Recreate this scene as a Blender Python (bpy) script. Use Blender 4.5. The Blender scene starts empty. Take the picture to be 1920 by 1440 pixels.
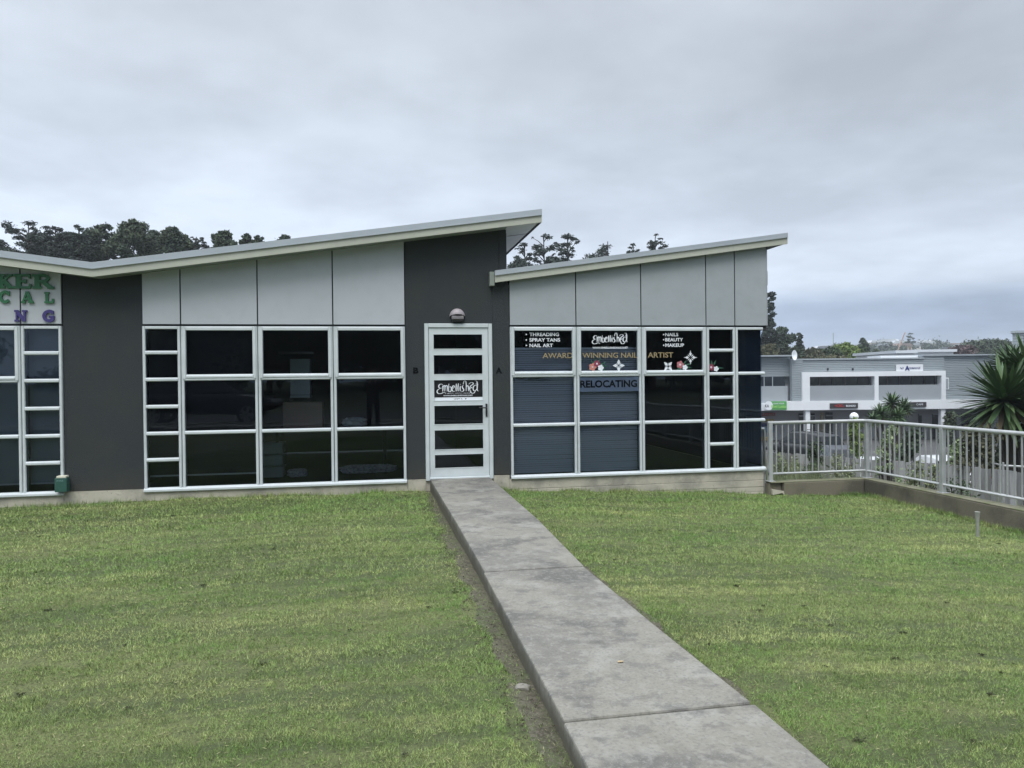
import bpy, math, random
import numpy as np
from mathutils import Vector, Matrix
random.seed(7); RNG = np.random.default_rng(11)
S = bpy.context.scene; COL = S.collection
D2R = math.radians
# ------------------------------------------------------------------ camera
YAW, PITCH, ROLL, FPX = 0.1833, -0.0077, -0.0108, 1408.9
CAM = Vector((0.0, -10.342, 1.37))
fw = Vector((math.sin(YAW)*math.cos(PITCH), math.cos(YAW)*math.cos(PITCH), math.sin(PITCH)))
r0 = Vector((math.cos(YAW), -math.sin(YAW), 0)); u0 = r0.cross(fw)
rt = r0*math.cos(ROLL)+u0*math.sin(ROLL); up = -r0*math.sin(ROLL)+u0*math.cos(ROLL)
cd = bpy.data.cameras.new('camera'); cam = bpy.data.objects.new('camera', cd); COL.objects.link(cam)
cd.sensor_width = 36; cd.lens = 36*FPX/1920; cd.clip_start = 0.05; cd.clip_end = 6000
M3 = Matrix((rt, up, -fw)).transposed()
cam.matrix_world = Matrix.Translation(CAM) @ M3.to_4x4()
S.camera = cam
# ------------------------------------------------------------------ world: overcast sky
W = bpy.data.worlds.new('World'); S.world = W; W.use_nodes = True
nt = W.node_tree; nt.nodes.clear()
def N(t, **k):
    n = nt.nodes.new(t)
    for a, b in k.items(): setattr(n, a, b)
    return n
SUN_EL, SUN_AZ = 58, 200     # azimuth measured clockwise from +y
out = N('ShaderNodeOutputWorld'); bg = N('ShaderNodeBackground'); nt.links.new(bg.outputs[0], out.inputs[0])
sky = N('ShaderNodeTexSky', sky_type='NISHITA', sun_disc=False)
sky.sun_elevation = D2R(SUN_EL); sky.sun_rotation = D2R(SUN_AZ); sky.air_density = 1.5; sky.dust_density = 3
tc = N('ShaderNodeTexCoord'); sx = N('ShaderNodeSeparateXYZ'); nt.links.new(tc.outputs['Generated'], sx.inputs[0])
def mth(op, a, b=None, c=None):
    n = N('ShaderNodeMath', operation=op)
    for i, v in enumerate((a, b, c)):
        if v is None: continue
        if isinstance(v, (int, float)): n.inputs[i].default_value = v
        else: nt.links.new(v, n.inputs[i])
    return n.outputs[0]
zc = mth('MAXIMUM', sx.outputs[2], 0.0); den = mth('ADD', zc, 0.16)
cx = N('ShaderNodeCombineXYZ'); nt.links.new(mth('DIVIDE', sx.outputs[0], den), cx.inputs[0]); nt.links.new(mth('DIVIDE', sx.outputs[1], den), cx.inputs[1])
n1 = N('ShaderNodeTexNoise'); n1.inputs['Scale'].default_value = 0.75; n1.inputs['Detail'].default_value = 5; n1.inputs['Roughness'].default_value = 0.5; n1.inputs['Distortion'].default_value = 0.35
nt.links.new(cx.outputs[0], n1.inputs['Vector'])
n2 = N('ShaderNodeTexNoise'); n2.inputs['Scale'].default_value = 2.3; n2.inputs['Detail'].default_value = 6; n2.inputs['Roughness'].default_value = 0.55
nt.links.new(cx.outputs[0], n2.inputs['Vector'])
cl = mth('ADD', mth('MULTIPLY', n1.outputs[0], 0.60), mth('MULTIPLY', n2.outputs[0], 0.40))
cr = N('ShaderNodeValToRGB'); nt.links.new(cl, cr.inputs[0]); e = cr.color_ramp.elements
e[0].position = 0.39; e[0].color = (0.45, 0.498, 0.57, 1); e[1].position = 0.63; e[1].color = (0.62, 0.685, 0.775, 1)
# vertical character of the cloud deck: brighter towards the horizon, grey above, bright zenith (overcast sky)
hr = N('ShaderNodeValToRGB'); nt.links.new(zc, hr.inputs[0]); h = hr.color_ramp
h.elements[0].position = 0.0; h.elements[0].color = (0.72, 0.80, 0.93, 1)
h.elements[1].position = 1.0; h.elements[1].color = (3.3, 3.15, 3.05, 1)
for p, c in ((0.03, (0.86, 0.93, 1.04)), (0.055, (0.72, 0.81, 0.96)), (0.085, (0.75, 0.84, 0.98)), (0.112, (1.24, 1.28, 1.33)), (0.135, (1.26, 1.29, 1.33)), (0.22, (1.12, 1.14, 1.16)), (0.34, (0.98, 0.98, 0.98)), (0.47, (0.94, 0.93, 0.92)), (0.62, (2.2, 2.13, 2.08))):
    el = h.elements.new(p); el.color = (*c, 1)
# a touch darker and bluer to the right, paler to the left
lr = N('ShaderNodeMapRange'); nt.links.new(sx.outputs[0], lr.inputs[0]); lr.inputs[1].default_value = -0.35; lr.inputs[2].default_value = 0.7; lr.inputs[3].default_value = 1.12; lr.inputs[4].default_value = 0.88
mx = N('ShaderNodeMix', data_type='RGBA', blend_type='MULTIPLY'); mx.inputs[0].default_value = 1
nt.links.new(cr.outputs[0], mx.inputs[6]); nt.links.new(hr.outputs[0], mx.inputs[7])
mv = N('ShaderNodeVectorMath', operation='SCALE'); nt.links.new(mx.outputs[2], mv.inputs[0]); nt.links.new(mth('MULTIPLY', lr.outputs[0], 10.0), mv.inputs['Scale'])
mm = N('ShaderNodeMix', data_type='RGBA'); mm.inputs[0].default_value = 0.94
nt.links.new(sky.outputs[0], mm.inputs[6]); nt.links.new(mv.outputs[0], mm.inputs[7]); nt.links.new(mm.outputs[2], bg.inputs[0])
bg.inputs[1].default_value = 0.1
# ------------------------------------------------------------------ sun (veiled by cloud) and exposure
sd = bpy.data.lights.new('sun', 'SUN'); sd.energy = 1.7; sd.angle = D2R(30); sd.color = (1, 0.97, 0.93)
so = bpy.data.objects.new('sun', sd); COL.objects.link(so)
a, el_ = D2R(SUN_AZ), D2R(SUN_EL)
dv = Vector((math.sin(a)*math.cos(el_), math.cos(a)*math.cos(el_), math.sin(el_)))
so.rotation_euler = dv.to_track_quat('Z', 'Y').to_euler(); so.location = (0, -20, 30)
S.view_settings.view_transform = 'Standard'; S.view_settings.look = 'None'; S.view_settings.exposure = 0.26; S.view_settings.gamma = 1
S.cycles.max_bounces = 8; S.cycles.transparent_max_bounces = 24; S.cycles.glossy_bounces = 3; S.cycles.diffuse_bounces = 3
# ------------------------------------------------------------------ materials
def mat(name, col, rough=0.6, metal=0.0, spec=0.5, var=None, bump=None, island=0.0, coat=0.0, stretch=None, rot=0.0, low=None):
    """var: list of (scale, low colour, hi colour, amount, p0, p1) mixed over col; bump: (scale, strength, distance)"""
    m = bpy.data.materials.new(name); m.use_nodes = True; t = m.node_tree; b = t.nodes['Principled BSDF']
    b.inputs['Roughness'].default_value = rough; b.inputs['Metallic'].default_value = metal
    b.inputs['Specular IOR Level'].default_value = spec; b.inputs['Coat Weight'].default_value = coat
    cur = t.nodes.new('ShaderNodeRGB'); cur.outputs[0].default_value = (*col, 1); cur = cur.outputs[0]
    geo = t.nodes.new('ShaderNodeNewGeometry'); mp = t.nodes.new('ShaderNodeMapping')
    t.links.new(geo.outputs['Position'], mp.inputs[0])
    mp.inputs['Rotation'].default_value = (0, 0, rot)
    if stretch: mp.inputs['Scale'].default_value = stretch
    for v in (var or []):
        sc, c2, amt, p0, p1 = v[:5]; src = v[5] if len(v) > 5 else 'm'
        nz = t.nodes.new('ShaderNodeTexNoise'); nz.inputs['Scale'].default_value = sc; nz.inputs['Detail'].default_value = 6; nz.inputs['Roughness'].default_value = 0.6
        t.links.new(mp.outputs[0] if src == 'm' else geo.outputs['Position'], nz.inputs['Vector'])
        mr = t.nodes.new('ShaderNodeMapRange'); mr.inputs[1].default_value = p0; mr.inputs[2].default_value = p1; mr.inputs[3].default_value = 0; mr.inputs[4].default_value = amt
        t.links.new(nz.outputs[0], mr.inputs[0])
        mi = t.nodes.new('ShaderNodeMix'); mi.data_type = 'RGBA'; t.links.new(mr.outputs[0], mi.inputs[0]); t.links.new(cur, mi.inputs[6]); mi.inputs[7].default_value = (*c2, 1); cur = mi.outputs[2]
    if low:      # splashed soil and grime on the lowest part: (z clean, z dirty, colour, amount)
        zs_n = t.nodes.new('ShaderNodeSeparateXYZ'); t.links.new(geo.outputs['Position'], zs_n.inputs[0]); nz = t.nodes.new('ShaderNodeTexNoise'); nz.inputs['Scale'].default_value = 9; nz.inputs['Detail'].default_value = 6; t.links.new(geo.outputs['Position'], nz.inputs['Vector'])
        ad = t.nodes.new('ShaderNodeMath'); ad.operation = 'MULTIPLY_ADD'; ad.inputs[1].default_value = (low[0]-low[1])*1.6; t.links.new(nz.outputs[0], ad.inputs[0]); t.links.new(zs_n.outputs[2], ad.inputs[2])
        mr = t.nodes.new('ShaderNodeMapRange'); mr.inputs[1].default_value = low[0]+(low[0]-low[1])*.8; mr.inputs[2].default_value = low[1]+(low[0]-low[1])*.8; mr.inputs[3].default_value = 0; mr.inputs[4].default_value = low[3]; t.links.new(ad.outputs[0], mr.inputs[0])
        mi = t.nodes.new('ShaderNodeMix'); mi.data_type = 'RGBA'; t.links.new(mr.outputs[0], mi.inputs[0]); t.links.new(cur, mi.inputs[6]); mi.inputs[7].default_value = (*low[2], 1); cur = mi.outputs[2]
    if island:
        hs = t.nodes.new('ShaderNodeHueSaturation'); mr = t.nodes.new('ShaderNodeMapRange'); mr.inputs[3].default_value = 1-island; mr.inputs[4].default_value = 1+island
        t.links.new(geo.outputs['Random Per Island'], mr.inputs[0]); t.links.new(mr.outputs[0], hs.inputs['Value'])
        mr2 = t.nodes.new('ShaderNodeMapRange'); mr2.inputs[3].default_value = 0.5-island*0.06; mr2.inputs[4].default_value = 0.5+island*0.05
        ml = t.nodes.new('ShaderNodeMath'); ml.operation = 'MULTIPLY'; ml.inputs[1].default_value = 17.3; fr = t.nodes.new('ShaderNodeMath'); fr.operation = 'FRACT'
        t.links.new(geo.outputs['Random Per Island'], ml.inputs[0]); t.links.new(ml.outputs[0], fr.inputs[0]); t.links.new(fr.outputs[0], mr2.inputs[0]); t.links.new(mr2.outputs[0], hs.inputs['Hue'])
        t.links.new(cur, hs.inputs['Color']); cur = hs.outputs[0]
    t.links.new(cur, b.inputs['Base Color'])
    if bump:
        nz = t.nodes.new('ShaderNodeTexNoise'); nz.inputs['Scale'].default_value = bump[0]; nz.inputs['Detail'].default_value = 8; nz.inputs['Roughness'].default_value = 0.65
        t.links.new(mp.outputs[0], nz.inputs['Vector']); bp = t.nodes.new('ShaderNodeBump'); bp.inputs['Strength'].default_value = bump[1]; bp.inputs['Distance'].default_value = bump[2]
        t.links.new(nz.outputs[0], bp.inputs['Height']); t.links.new(bp.outputs[0], b.inputs['Normal'])
    return m
def glass(name, tint, rough=0.0, ior=1.55, wav=0.0):
    m = bpy.data.materials.new(name); m.use_nodes = True; t = m.node_tree; t.nodes.clear()
    o = t.nodes.new('ShaderNodeOutputMaterial'); tr = t.nodes.new('ShaderNodeBsdfTransparent'); gl = t.nodes.new('ShaderNodeBsdfGlossy'); fr = t.nodes.new('ShaderNodeFresnel'); ms = t.nodes.new('ShaderNodeMixShader')
    tr.inputs[0].default_value = (*tint, 1); gl.inputs['Roughness'].default_value = rough; gl.inputs['Color'].default_value = (0.78, 0.90, 1, 1); fr.inputs[0].default_value = ior
    if wav:
        nz = t.nodes.new('ShaderNodeTexNoise'); nz.inputs['Scale'].default_value = 1.6; nz.inputs['Detail'].default_value = 1; g = t.nodes.new('ShaderNodeNewGeometry'); bp = t.nodes.new('ShaderNodeBump')
        bp.inputs['Strength'].default_value = wav; bp.inputs['Distance'].default_value = 0.01; t.links.new(g.outputs['Position'], nz.inputs['Vector']); t.links.new(nz.outputs[0], bp.inputs['Height']); t.links.new(bp.outputs[0], gl.inputs['Normal'])
    t.links.new(fr.outputs[0], ms.inputs[0]); t.links.new(tr.outputs[0], ms.inputs[1]); t.links.new(gl.outputs[0], ms.inputs[2]); t.links.new(ms.outputs[0], o.inputs[0])
    return m
M = {}
M['render'] = mat('dark_render', (0.034, 0.040, 0.041), 0.85, spec=0.3, low=(.30, .02, (0.055, 0.056, 0.046), 0.6), var=[(2.2, (0.043, 0.046, 0.040), 0.6, 0.5, 0.7), (1.3, (0.031, 0.038, 0.046), 0.7, 0.35, 0.7), (60, (0.058, 0.064, 0.062), 0.5, 0.5, 0.75)], bump=(70, 0.8, 0.010))
M['panelB'] = mat('panel_pale', (0.435, 0.47, 0.50), 0.5, var=[(0.9, (0.395, 0.43, 0.455), 0.8, 0.35, 0.7), (7, (0.37, 0.40, 0.41), 0.35, 0.5, 0.7)], bump=(60, 0.06, 0.002))
M['panelL'] = mat('panel_white', (0.47, 0.50, 0.53), 0.5, var=[(0.9, (0.42, 0.45, 0.47), 0.8, 0.35, 0.7)], bump=(60, 0.06, 0.002))
M['panelA'] = mat('panel_grey', (0.345, 0.38, 0.40), 0.5, var=[(0.9, (0.30, 0.335, 0.35), 0.8, 0.35, 0.7), (6, (0.25, 0.28, 0.27), 0.35, 0.45, 0.8)], bump=(60, 0.06, 0.002))
M['backing'] = mat('joint_backing', (0.02, 0.023, 0.024), 0.9)
M['alu'] = mat('powdercoat_frame', (0.58, 0.63, 0.645), 0.42, spec=0.5, var=[(3, (0.44, 0.49, 0.50), 0.6, 0.4, 0.7), (25, (0.40, 0.43, 0.43), 0.35, 0.55, 0.8)])
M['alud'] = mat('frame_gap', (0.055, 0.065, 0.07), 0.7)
M['door'] = mat('door_white', (0.57, 0.63, 0.64), 0.42, var=[(4, (0.45, 0.50, 0.51), 0.6, 0.4, 0.7)])
M['fascia'] = mat('fascia_cream', (0.44, 0.455, 0.385), 0.6, var=[(1.5, (0.355, 0.37, 0.31), 0.8, 0.35, 0.7), (18, (0.30, 0.31, 0.26), 0.35, 0.55, 0.8)])
M['flash'] = mat('flashing', (0.40, 0.445, 0.475), 0.45, metal=0.25, var=[(2.2, (0.34, 0.38, 0.41), 0.7, 0.4, 0.7)])
M['soffit'] = mat('soffit', (0.52, 0.53, 0.52), 0.7, var=[(3, (0.46, 0.47, 0.46), 0.6, 0.4, 0.7)])
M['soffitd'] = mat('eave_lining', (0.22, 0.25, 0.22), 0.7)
M['roof'] = mat('roof_metal', (0.32, 0.35, 0.37), 0.45, metal=0.3)
M['glass'] = glass('tinted_glass', (0.68, 0.75, 0.84), wav=0.12)
M['glassclear'] = glass('clear_glass', (0.7, 0.74, 0.76))
M['conc'] = mat('path_concrete', (0.232, 0.224, 0.192), 0.92, spec=0.2, low=(-.012, -.07, (0.10, 0.095, 0.068), 0.8), var=[(0.9, (0.165, 0.162, 0.145), 0.7, 0.45, 0.57), (3.0, (0.30, 0.298, 0.268), 0.7, 0.51, 0.62), (2.0, (0.098, 0.098, 0.092), 0.8, 0.52, 0.62), (8, (0.135, 0.135, 0.125), 0.6, 0.51, 0.63), (22, (0.28, 0.278, 0.25), 0.5, 0.52, 0.62), (75, (0.12, 0.12, 0.112), 0.45, 0.52, 0.60), (150, (0.36, 0.355, 0.33), 0.35, 0.55, 0.65)], bump=(110, 0.7, 0.004))
M['plinth'] = mat('plinth_concrete', (0.46, 0.435, 0.355), 0.9, var=[(1.6, (0.28, 0.27, 0.23), 0.9, 0.45, 0.62), (9, (0.52, 0.49, 0.41), 0.5, 0.5, 0.66), (38, (0.10, 0.095, 0.08), 0.75, 0.62, 0.72)], bump=(40, 0.5, 0.01))
M['kerb'] = mat('kerb_concrete', (0.165, 0.148, 0.112), 0.95, var=[(1.4, (0.085, 0.08, 0.062), 0.9, 0.45, 0.60), (7, (0.15, 0.15, 0.085), 0.6, 0.5, 0.7), (60, (0.20, 0.19, 0.16), 0.5, 0.55, 0.75)], bump=(50, 0.6, 0.01))
M['moss'] = mat('mossy_top', (0.19, 0.185, 0.125), 0.95, var=[(5, (0.10, 0.125, 0.045), 0.8, 0.45, 0.65), (40, (0.24, 0.23, 0.18), 0.5, 0.5, 0.75)], bump=(60, 0.6, 0.01))
M['galv'] = mat('galvanised', (0.47, 0.49, 0.49), 0.5, metal=0.35, var=[(6, (0.33, 0.345, 0.345), 0.7, 0.4, 0.7), (45, (0.27, 0.27, 0.25), 0.5, 0.55, 0.75)])
M['paling'] = mat('weathered_timber', (0.30, 0.305, 0.31), 0.9, island=0.42, stretch=(1, 1, 0.12), var=[(9, (0.17, 0.17, 0.17), 0.8, 0.42, 0.68), (30, (0.38, 0.385, 0.385), 0.5, 0.45, 0.7)], bump=(30, 0.4, 0.01))
M['asphalt'] = mat('asphalt', (0.065, 0.066, 0.068), 0.9, var=[(0.4, (0.12, 0.12, 0.12), 0.7, 0.4, 0.7), (80, (0.09, 0.09, 0.09), 0.5, 0.5, 0.75)])
M['soil'] = mat('soil', (0.075, 0.068, 0.045), 1, var=[(3, (0.05, 0.07, 0.028), 0.8, 0.4, 0.6), (35, (0.12, 0.105, 0.075), 0.6, 0.5, 0.7)], bump=(40, 0.8, 0.02))
M['earth'] = mat('ground_green', (0.065, 0.085, 0.04), 1, var=[(0.02, (0.045, 0.06, 0.03), 0.9, 0.4, 0.6), (0.3, (0.085, 0.10, 0.045), 0.6, 0.45, 0.7)])
gv = [(1.5, (0.37, 0.43, 0.165), 0.85, 0.49, 0.58), (4.0, (0.125, 0.20, 0.052), 0.7, 0.51, 0.58), (0.7, (0.15, 0.275, 0.068), 0.75, 0.51, 0.60, 'g'), (2.6, (0.38, 0.40, 0.18), 0.35, 0.55, 0.62, 'g'), (14, (0.11, 0.16, 0.055), 0.7, 0.53, 0.61, 'g'), (0.28, (0.19, 0.31, 0.085), 0.6, 0.48, 0.58, 'g')]
M['lawn'] = mat('lawn_soil', (0.088, 0.112, 0.042), 1, stretch=(0.16, 1.5, 1), rot=0.08, var=[(1.4, (0.16, 0.18, 0.07), 0.9, 0.46, 0.58), (60, (0.06, 0.068, 0.03), 0.8, 0.5, 0.62, 'g')], bump=(90, 0.9, 0.02))
M['blade'] = mat('grass_blade', (0.240, 0.325, 0.108), 0.75, spec=0.25, island=0.42, stretch=(0.16, 1.5, 1), rot=0.08, var=gv)
M['strawblade'] = mat('dry_blade', (0.30, 0.29, 0.15), 0.8, spec=0.2, island=0.3)
M['ink'] = mat('black_vinyl', (0.006, 0.006, 0.008), 0.4)
M['white'] = mat('white_vinyl', (0.72, 0.76, 0.80), 0.5)
M['gold'] = mat('gold_vinyl', (0.27, 0.215, 0.115), 0.5)
M['green'] = mat('sign_green', (0.025, 0.155, 0.062), 0.5, var=[(9, (0.02, 0.11, 0.06), 0.6, 0.4, 0.7)])
M['purple'] = mat('sign_purple', (0.045, 0.035, 0.165), 0.5)
M['black'] = mat('black_plastic', (0.012, 0.012, 0.014), 0.5)
M['numerals'] = mat('wall_letter', (0.006, 0.007, 0.008), 0.95, spec=0.05)
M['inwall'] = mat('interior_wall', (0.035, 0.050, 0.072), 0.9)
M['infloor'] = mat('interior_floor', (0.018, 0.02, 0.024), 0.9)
M['blind'] = mat('venetian_slat', (0.84, 0.85, 0.90), 0.6)
M['rollgrey'] = mat('roller_blind_grey', (0.20, 0.235, 0.265), 0.9)
M['rolldark'] = mat('roller_blind_dark', (0.005, 0.009, 0.016), 0.9)
M['bar'] = mat('blind_bar', (0.42, 0.44, 0.47), 0.5)
M['banner'] = mat('paper_banner', (0.84, 0.85, 0.98), 0.7)
M['bannerink'] = mat('banner_ink', (0.006, 0.008, 0.02), 0.7)
M['carton'] = mat('carton', (0.40, 0.29, 0.235), 0.85, var=[(5, (0.42, 0.31, 0.25), 0.6, 0.4, 0.7)])
M['fridge'] = mat('cabinet_white', (0.52, 0.60, 0.62), 0.6)
M['plastic'] = mat('clear_tray', (0.40, 0.45, 0.48), 0.4)
M['sack'] = mat('sack', (0.48, 0.46, 0.52), 0.8, var=[(30, (0.22, 0.21, 0.25), 0.8, 0.45, 0.6)])
M['bark'] = mat('bark', (0.055, 0.048, 0.04), 0.95, var=[(3, (0.03, 0.027, 0.024), 0.8, 0.4, 0.7)])
M['pineleaf'] = mat('pine_needles', (0.050, 0.068, 0.054), 0.9, island=0.5, var=[(0.35, (0.034, 0.045, 0.040), 0.9, 0.42, 0.6)])
M['darkleaf'] = mat('dark_leaves', (0.048, 0.072, 0.048), 0.9, island=0.5, var=[(0.4, (0.07, 0.09, 0.05), 0.8, 0.42, 0.6)])
M['midleaf'] = mat('mid_leaves', (0.062, 0.098, 0.045), 0.85, island=0.45, var=[(0.3, (0.04, 0.064, 0.036), 0.8, 0.42, 0.6)])
M['oliveleaf'] = mat('olive_leaves', (0.10, 0.105, 0.055), 0.85, island=0.45, var=[(0.5, (0.06, 0.065, 0.04), 0.8, 0.42, 0.6)])
M['limeleaf'] = mat('lime_leaves', (0.15, 0.215, 0.06), 0.8, island=0.4)
M['paleleaf'] = mat('pale_leaves', (0.26, 0.34, 0.17), 0.8, island=0.4)
M['weed'] = mat('weed_leaves', (0.21, 0.25, 0.135), 0.85, island=0.45)
M['redleaf'] = mat('reddish_leaves', (0.085, 0.055, 0.055), 0.85, island=0.4)
M['farleaf'] = mat('far_leaves', (0.06, 0.088, 0.065), 0.9, island=0.35)
M['hill'] = mat('hill_green', (0.125, 0.155, 0.125), 1, var=[(0.03, (0.09, 0.115, 0.105), 0.9, 0.4, 0.6)])
M['yucca'] = mat('yucca_leaf', (0.060, 0.110, 0.042), 0.5, spec=0.4, island=0.4)
M['yuccadry'] = mat('dead_leaf', (0.10, 0.085, 0.05), 0.9, island=0.4)
M['rock'] = mat('rock', (0.22, 0.21, 0.18), 0.9, bump=(30, 0.5, 0.01))
M['pipe'] = mat('grey_pipe', (0.27, 0.285, 0.25), 0.6, var=[(20, (0.17, 0.18, 0.15), 0.6, 0.45, 0.7)])
# ------------------------------------------------------------------ mesh helpers
class MB:
    def __init__(s): s.v = []; s.f = []
    def add(s, vs, fs):
        o = len(s.v); s.v += [tuple(v) for v in vs]; s.f += [tuple(i+o for i in f) for f in fs]; return s
    def box(s, x0, x1, y0, y1, z0, z1):
        return s.add([(x0,y0,z0),(x1,y0,z0),(x1,y1,z0),(x0,y1,z0),(x0,y0,z1),(x1,y0,z1),(x1,y1,z1),(x0,y1,z1)],
                     [(0,3,2,1),(4,5,6,7),(0,1,5,4),(1,2,6,5),(2,3,7,6),(3,0,4,7)])
    def prism(s, poly, y0, y1):          # polygon in (x,z), counter-clockwise seen from -y, extruded y0..y1
        n = len(poly)
        vs = [(x, y0, z) for x, z in poly]+[(x, y1, z) for x, z in poly]
        fs = [tuple(range(n)), tuple(range(2*n-1, n-1, -1))]+[(i+n, (i+1) % n+n, (i+1) % n, i) for i in range(n)]
        return s.add(vs, fs)
    def prismz(s, poly, z0, z1):
        n = len(poly)
        vs = [(x, y, z0) for x, y in poly]+[(x, y, z1) for x, y in poly]
        fs = [tuple(range(n-1, -1, -1)), tuple(range(n, 2*n))]+[(i, (i+1) % n, (i+1) % n+n, i+n) for i in range(n)]
        return s.add(vs, fs)
    def prismx(s, poly, x0, x1):         # polygon in (y,z)
        n = len(poly)
        vs = [(x0, y, z) for y, z in poly]+[(x1, y, z) for y, z in poly]
        fs = [tuple(range(n)), tuple(range(2*n-1, n-1, -1))]+[(i+n, (i+1) % n+n, (i+1) % n, i) for i in range(n)]
        return s.add(vs, fs)
    def hbar(s, x0, x1, zc_, h_, yf, yb, c=0.012):   # horizontal member, chamfered front edges
        z0, z1 = zc_-h_/2, zc_+h_/2
        return s.prismx([(yb, z0), (yf+c*.6, z0), (yf, z0+c*.6), (yf, z1-c), (yf+c*1.3, z1), (yb, z1)], x0, x1)
    def vbar(s, xc, w, z0, z1, yf, yb, c=0.010):
        x0, x1 = xc-w/2, xc+w/2
        return s.prismz([(x0, yb), (x0, yf+c), (x0+c*.7, yf), (x1-c*.7, yf), (x1, yf+c), (x1, yb)], z0, z1)
    def tube(s, pts, rad, n=8, cap=True):
        pts = [Vector(p) for p in pts]; rads = rad if isinstance(rad, (list, tuple)) else [rad]*len(pts)
        o = len(s.v); prev = None
        for i, p in enumerate(pts):
            d = (pts[min(i+1, len(pts)-1)]-pts[max(i-1, 0)]).normalized()
            if prev is None: prev = d.orthogonal().normalized()
            a_ = (prev-d*prev.dot(d)); a_ = a_.normalized() if a_.length > 1e-6 else d.orthogonal().normalized(); prev = a_; b_ = d.cross(a_)
            for k in range(n):
                t = 2*math.pi*k/n; s.v.append(tuple(p+(a_*math.cos(t)+b_*math.sin(t))*rads[i]))
        for i in range(len(pts)-1):
            for k in range(n):
                k2 = (k+1) % n; s.f.append((o+i*n+k, o+i*n+k2, o+(i+1)*n+k2, o+(i+1)*n+k))
        if cap:
            s.f.append(tuple(o+k for k in range(n-1, -1, -1))); s.f.append(tuple(o+(len(pts)-1)*n+k for k in range(n)))
        return s
    def lathe(s, prof, c, n=20):   # prof: (r, z) from bottom to top
        o = len(s.v)
        for r_, z_ in prof:
            for k in range(n):
                t = 2*math.pi*k/n; s.v.append((c[0]+r_*math.cos(t), c[1]+r_*math.sin(t), c[2]+z_))
        for i in range(len(prof)-1):
            for k in range(n):
                k2 = (k+1) % n; s.f.append((o+i*n+k, o+i*n+k2, o+(i+1)*n+k2, o+(i+1)*n+k))
        s.f.append(tuple(o+k for k in range(n-1, -1, -1))); s.f.append(tuple(o+(len(prof)-1)*n+k for k in range(n)))
        return s
    def ribbon(s, pts, w, y, dep, smooth=True, taper=False, thickfn=None):   # flat stroke in the x-z plane, extruded
        P = [Vector((p[0], p[1])) for p in pts]
        if smooth and len(P) > 2:
            Q = []
            for i in range(len(P)-1):
                p0, p1, p2, p3 = P[max(i-1, 0)], P[i], P[i+1], P[min(i+2, len(P)-1)]
                for k in range(5):
                    t = k/5; Q.append(0.5*((2*p1)+(p2-p0)*t+(2*p0-5*p1+4*p2-p3)*t*t+(3*p1-p0-3*p2+p3)*t**3))
            Q.append(P[-1]); P = Q
        n = len(P); o = len(s.v)
        for i, p in enumerate(P):
            d = (P[min(i+1, n-1)]-P[max(i-1, 0)]); d = d.normalized() if d.length > 1e-9 else Vector((1, 0)); nn = Vector((-d.y, d.x))
            ww = w*(thickfn(d) if thickfn else 1)
            if taper: ww *= 0.35+0.65*math.sin(math.pi*min(max((i+.6)/(n+.2), 0), 1))
            for sg in (-1, 1):
                q = p+nn*ww*.5*sg
                s.v.append((q.x, y, q.y)); s.v.append((q.x, y+dep, q.y))
        for i in range(n-1):
            a_, b_ = o+4*i, o+4*(i+1)
            s.f += [(a_, b_, b_+2, a_+2), (a_+1, a_+3, b_+3, b_+1), (a_, a_+1, b_+1, b_), (a_+2, b_+2, b_+3, a_+3)]
        s.f += [(o, o+2, o+3, o+1), (o+4*(n-1), o+4*(n-1)+1, o+4*(n-1)+3, o+4*(n-1)+2)]
        return s
    def build(s, name, material, parent=None, smooth=False, off=None, bevel=0):
        me = bpy.data.meshes.new(name); off = Vector(off) if off is not None else (root_off(parent) if parent else Vector((0, 0, 0)))
        me.from_pydata([tuple(Vector(v)-off) for v in s.v], [], s.f); me.materials.append(material)
        if smooth: me.shade_smooth()
        o = bpy.data.objects.new(name, me); COL.objects.link(o)
        if parent: o.parent = parent
        if bevel:
            b = o.modifiers.new('bevel', 'BEVEL'); b.width = bevel; b.segments = 2; b.limit_method = 'ANGLE'
        return o
def root_off(p):
    if p.get('_local'): return Vector((0, 0, 0))
    while p.parent: p = p.parent
    if p.get('_local'): return Vector((0, 0, 0))
    return Vector(p.location)
LABELS = set()
def tag(o, label=None, cat=None, group=None, kind=None):
    if label: o['label'] = label
    if cat: o['category'] = cat
    if group: o['group'] = group
    if kind: o['kind'] = kind
    return o
LOCALS = []
def thing(name, label, cat, loc=(0, 0, 0), rz=0, group=None, local=False):
    o = bpy.data.objects.new(name, None); COL.objects.link(o); o.location = loc; o.rotation_euler = (0, 0, rz); o.empty_display_size = 0.2
    if local: o['_local'] = 1; LOCALS.append(o)
    return tag(o, label, cat, group)
def single(name, mb, material, label, cat, group=None, loc=None, **k):   # a thing that is one mesh
    if loc is None:
        vs = mb.v; xs = [v[0] for v in vs]; ys = [v[1] for v in vs]; zs = [v[2] for v in vs]
        loc = ((min(xs)+max(xs))/2, (min(ys)+max(ys))/2, min(zs))
    o = mb.build(name, material, None, off=loc, **k); o.location = loc
    return tag(o, label, cat, group)
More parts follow.
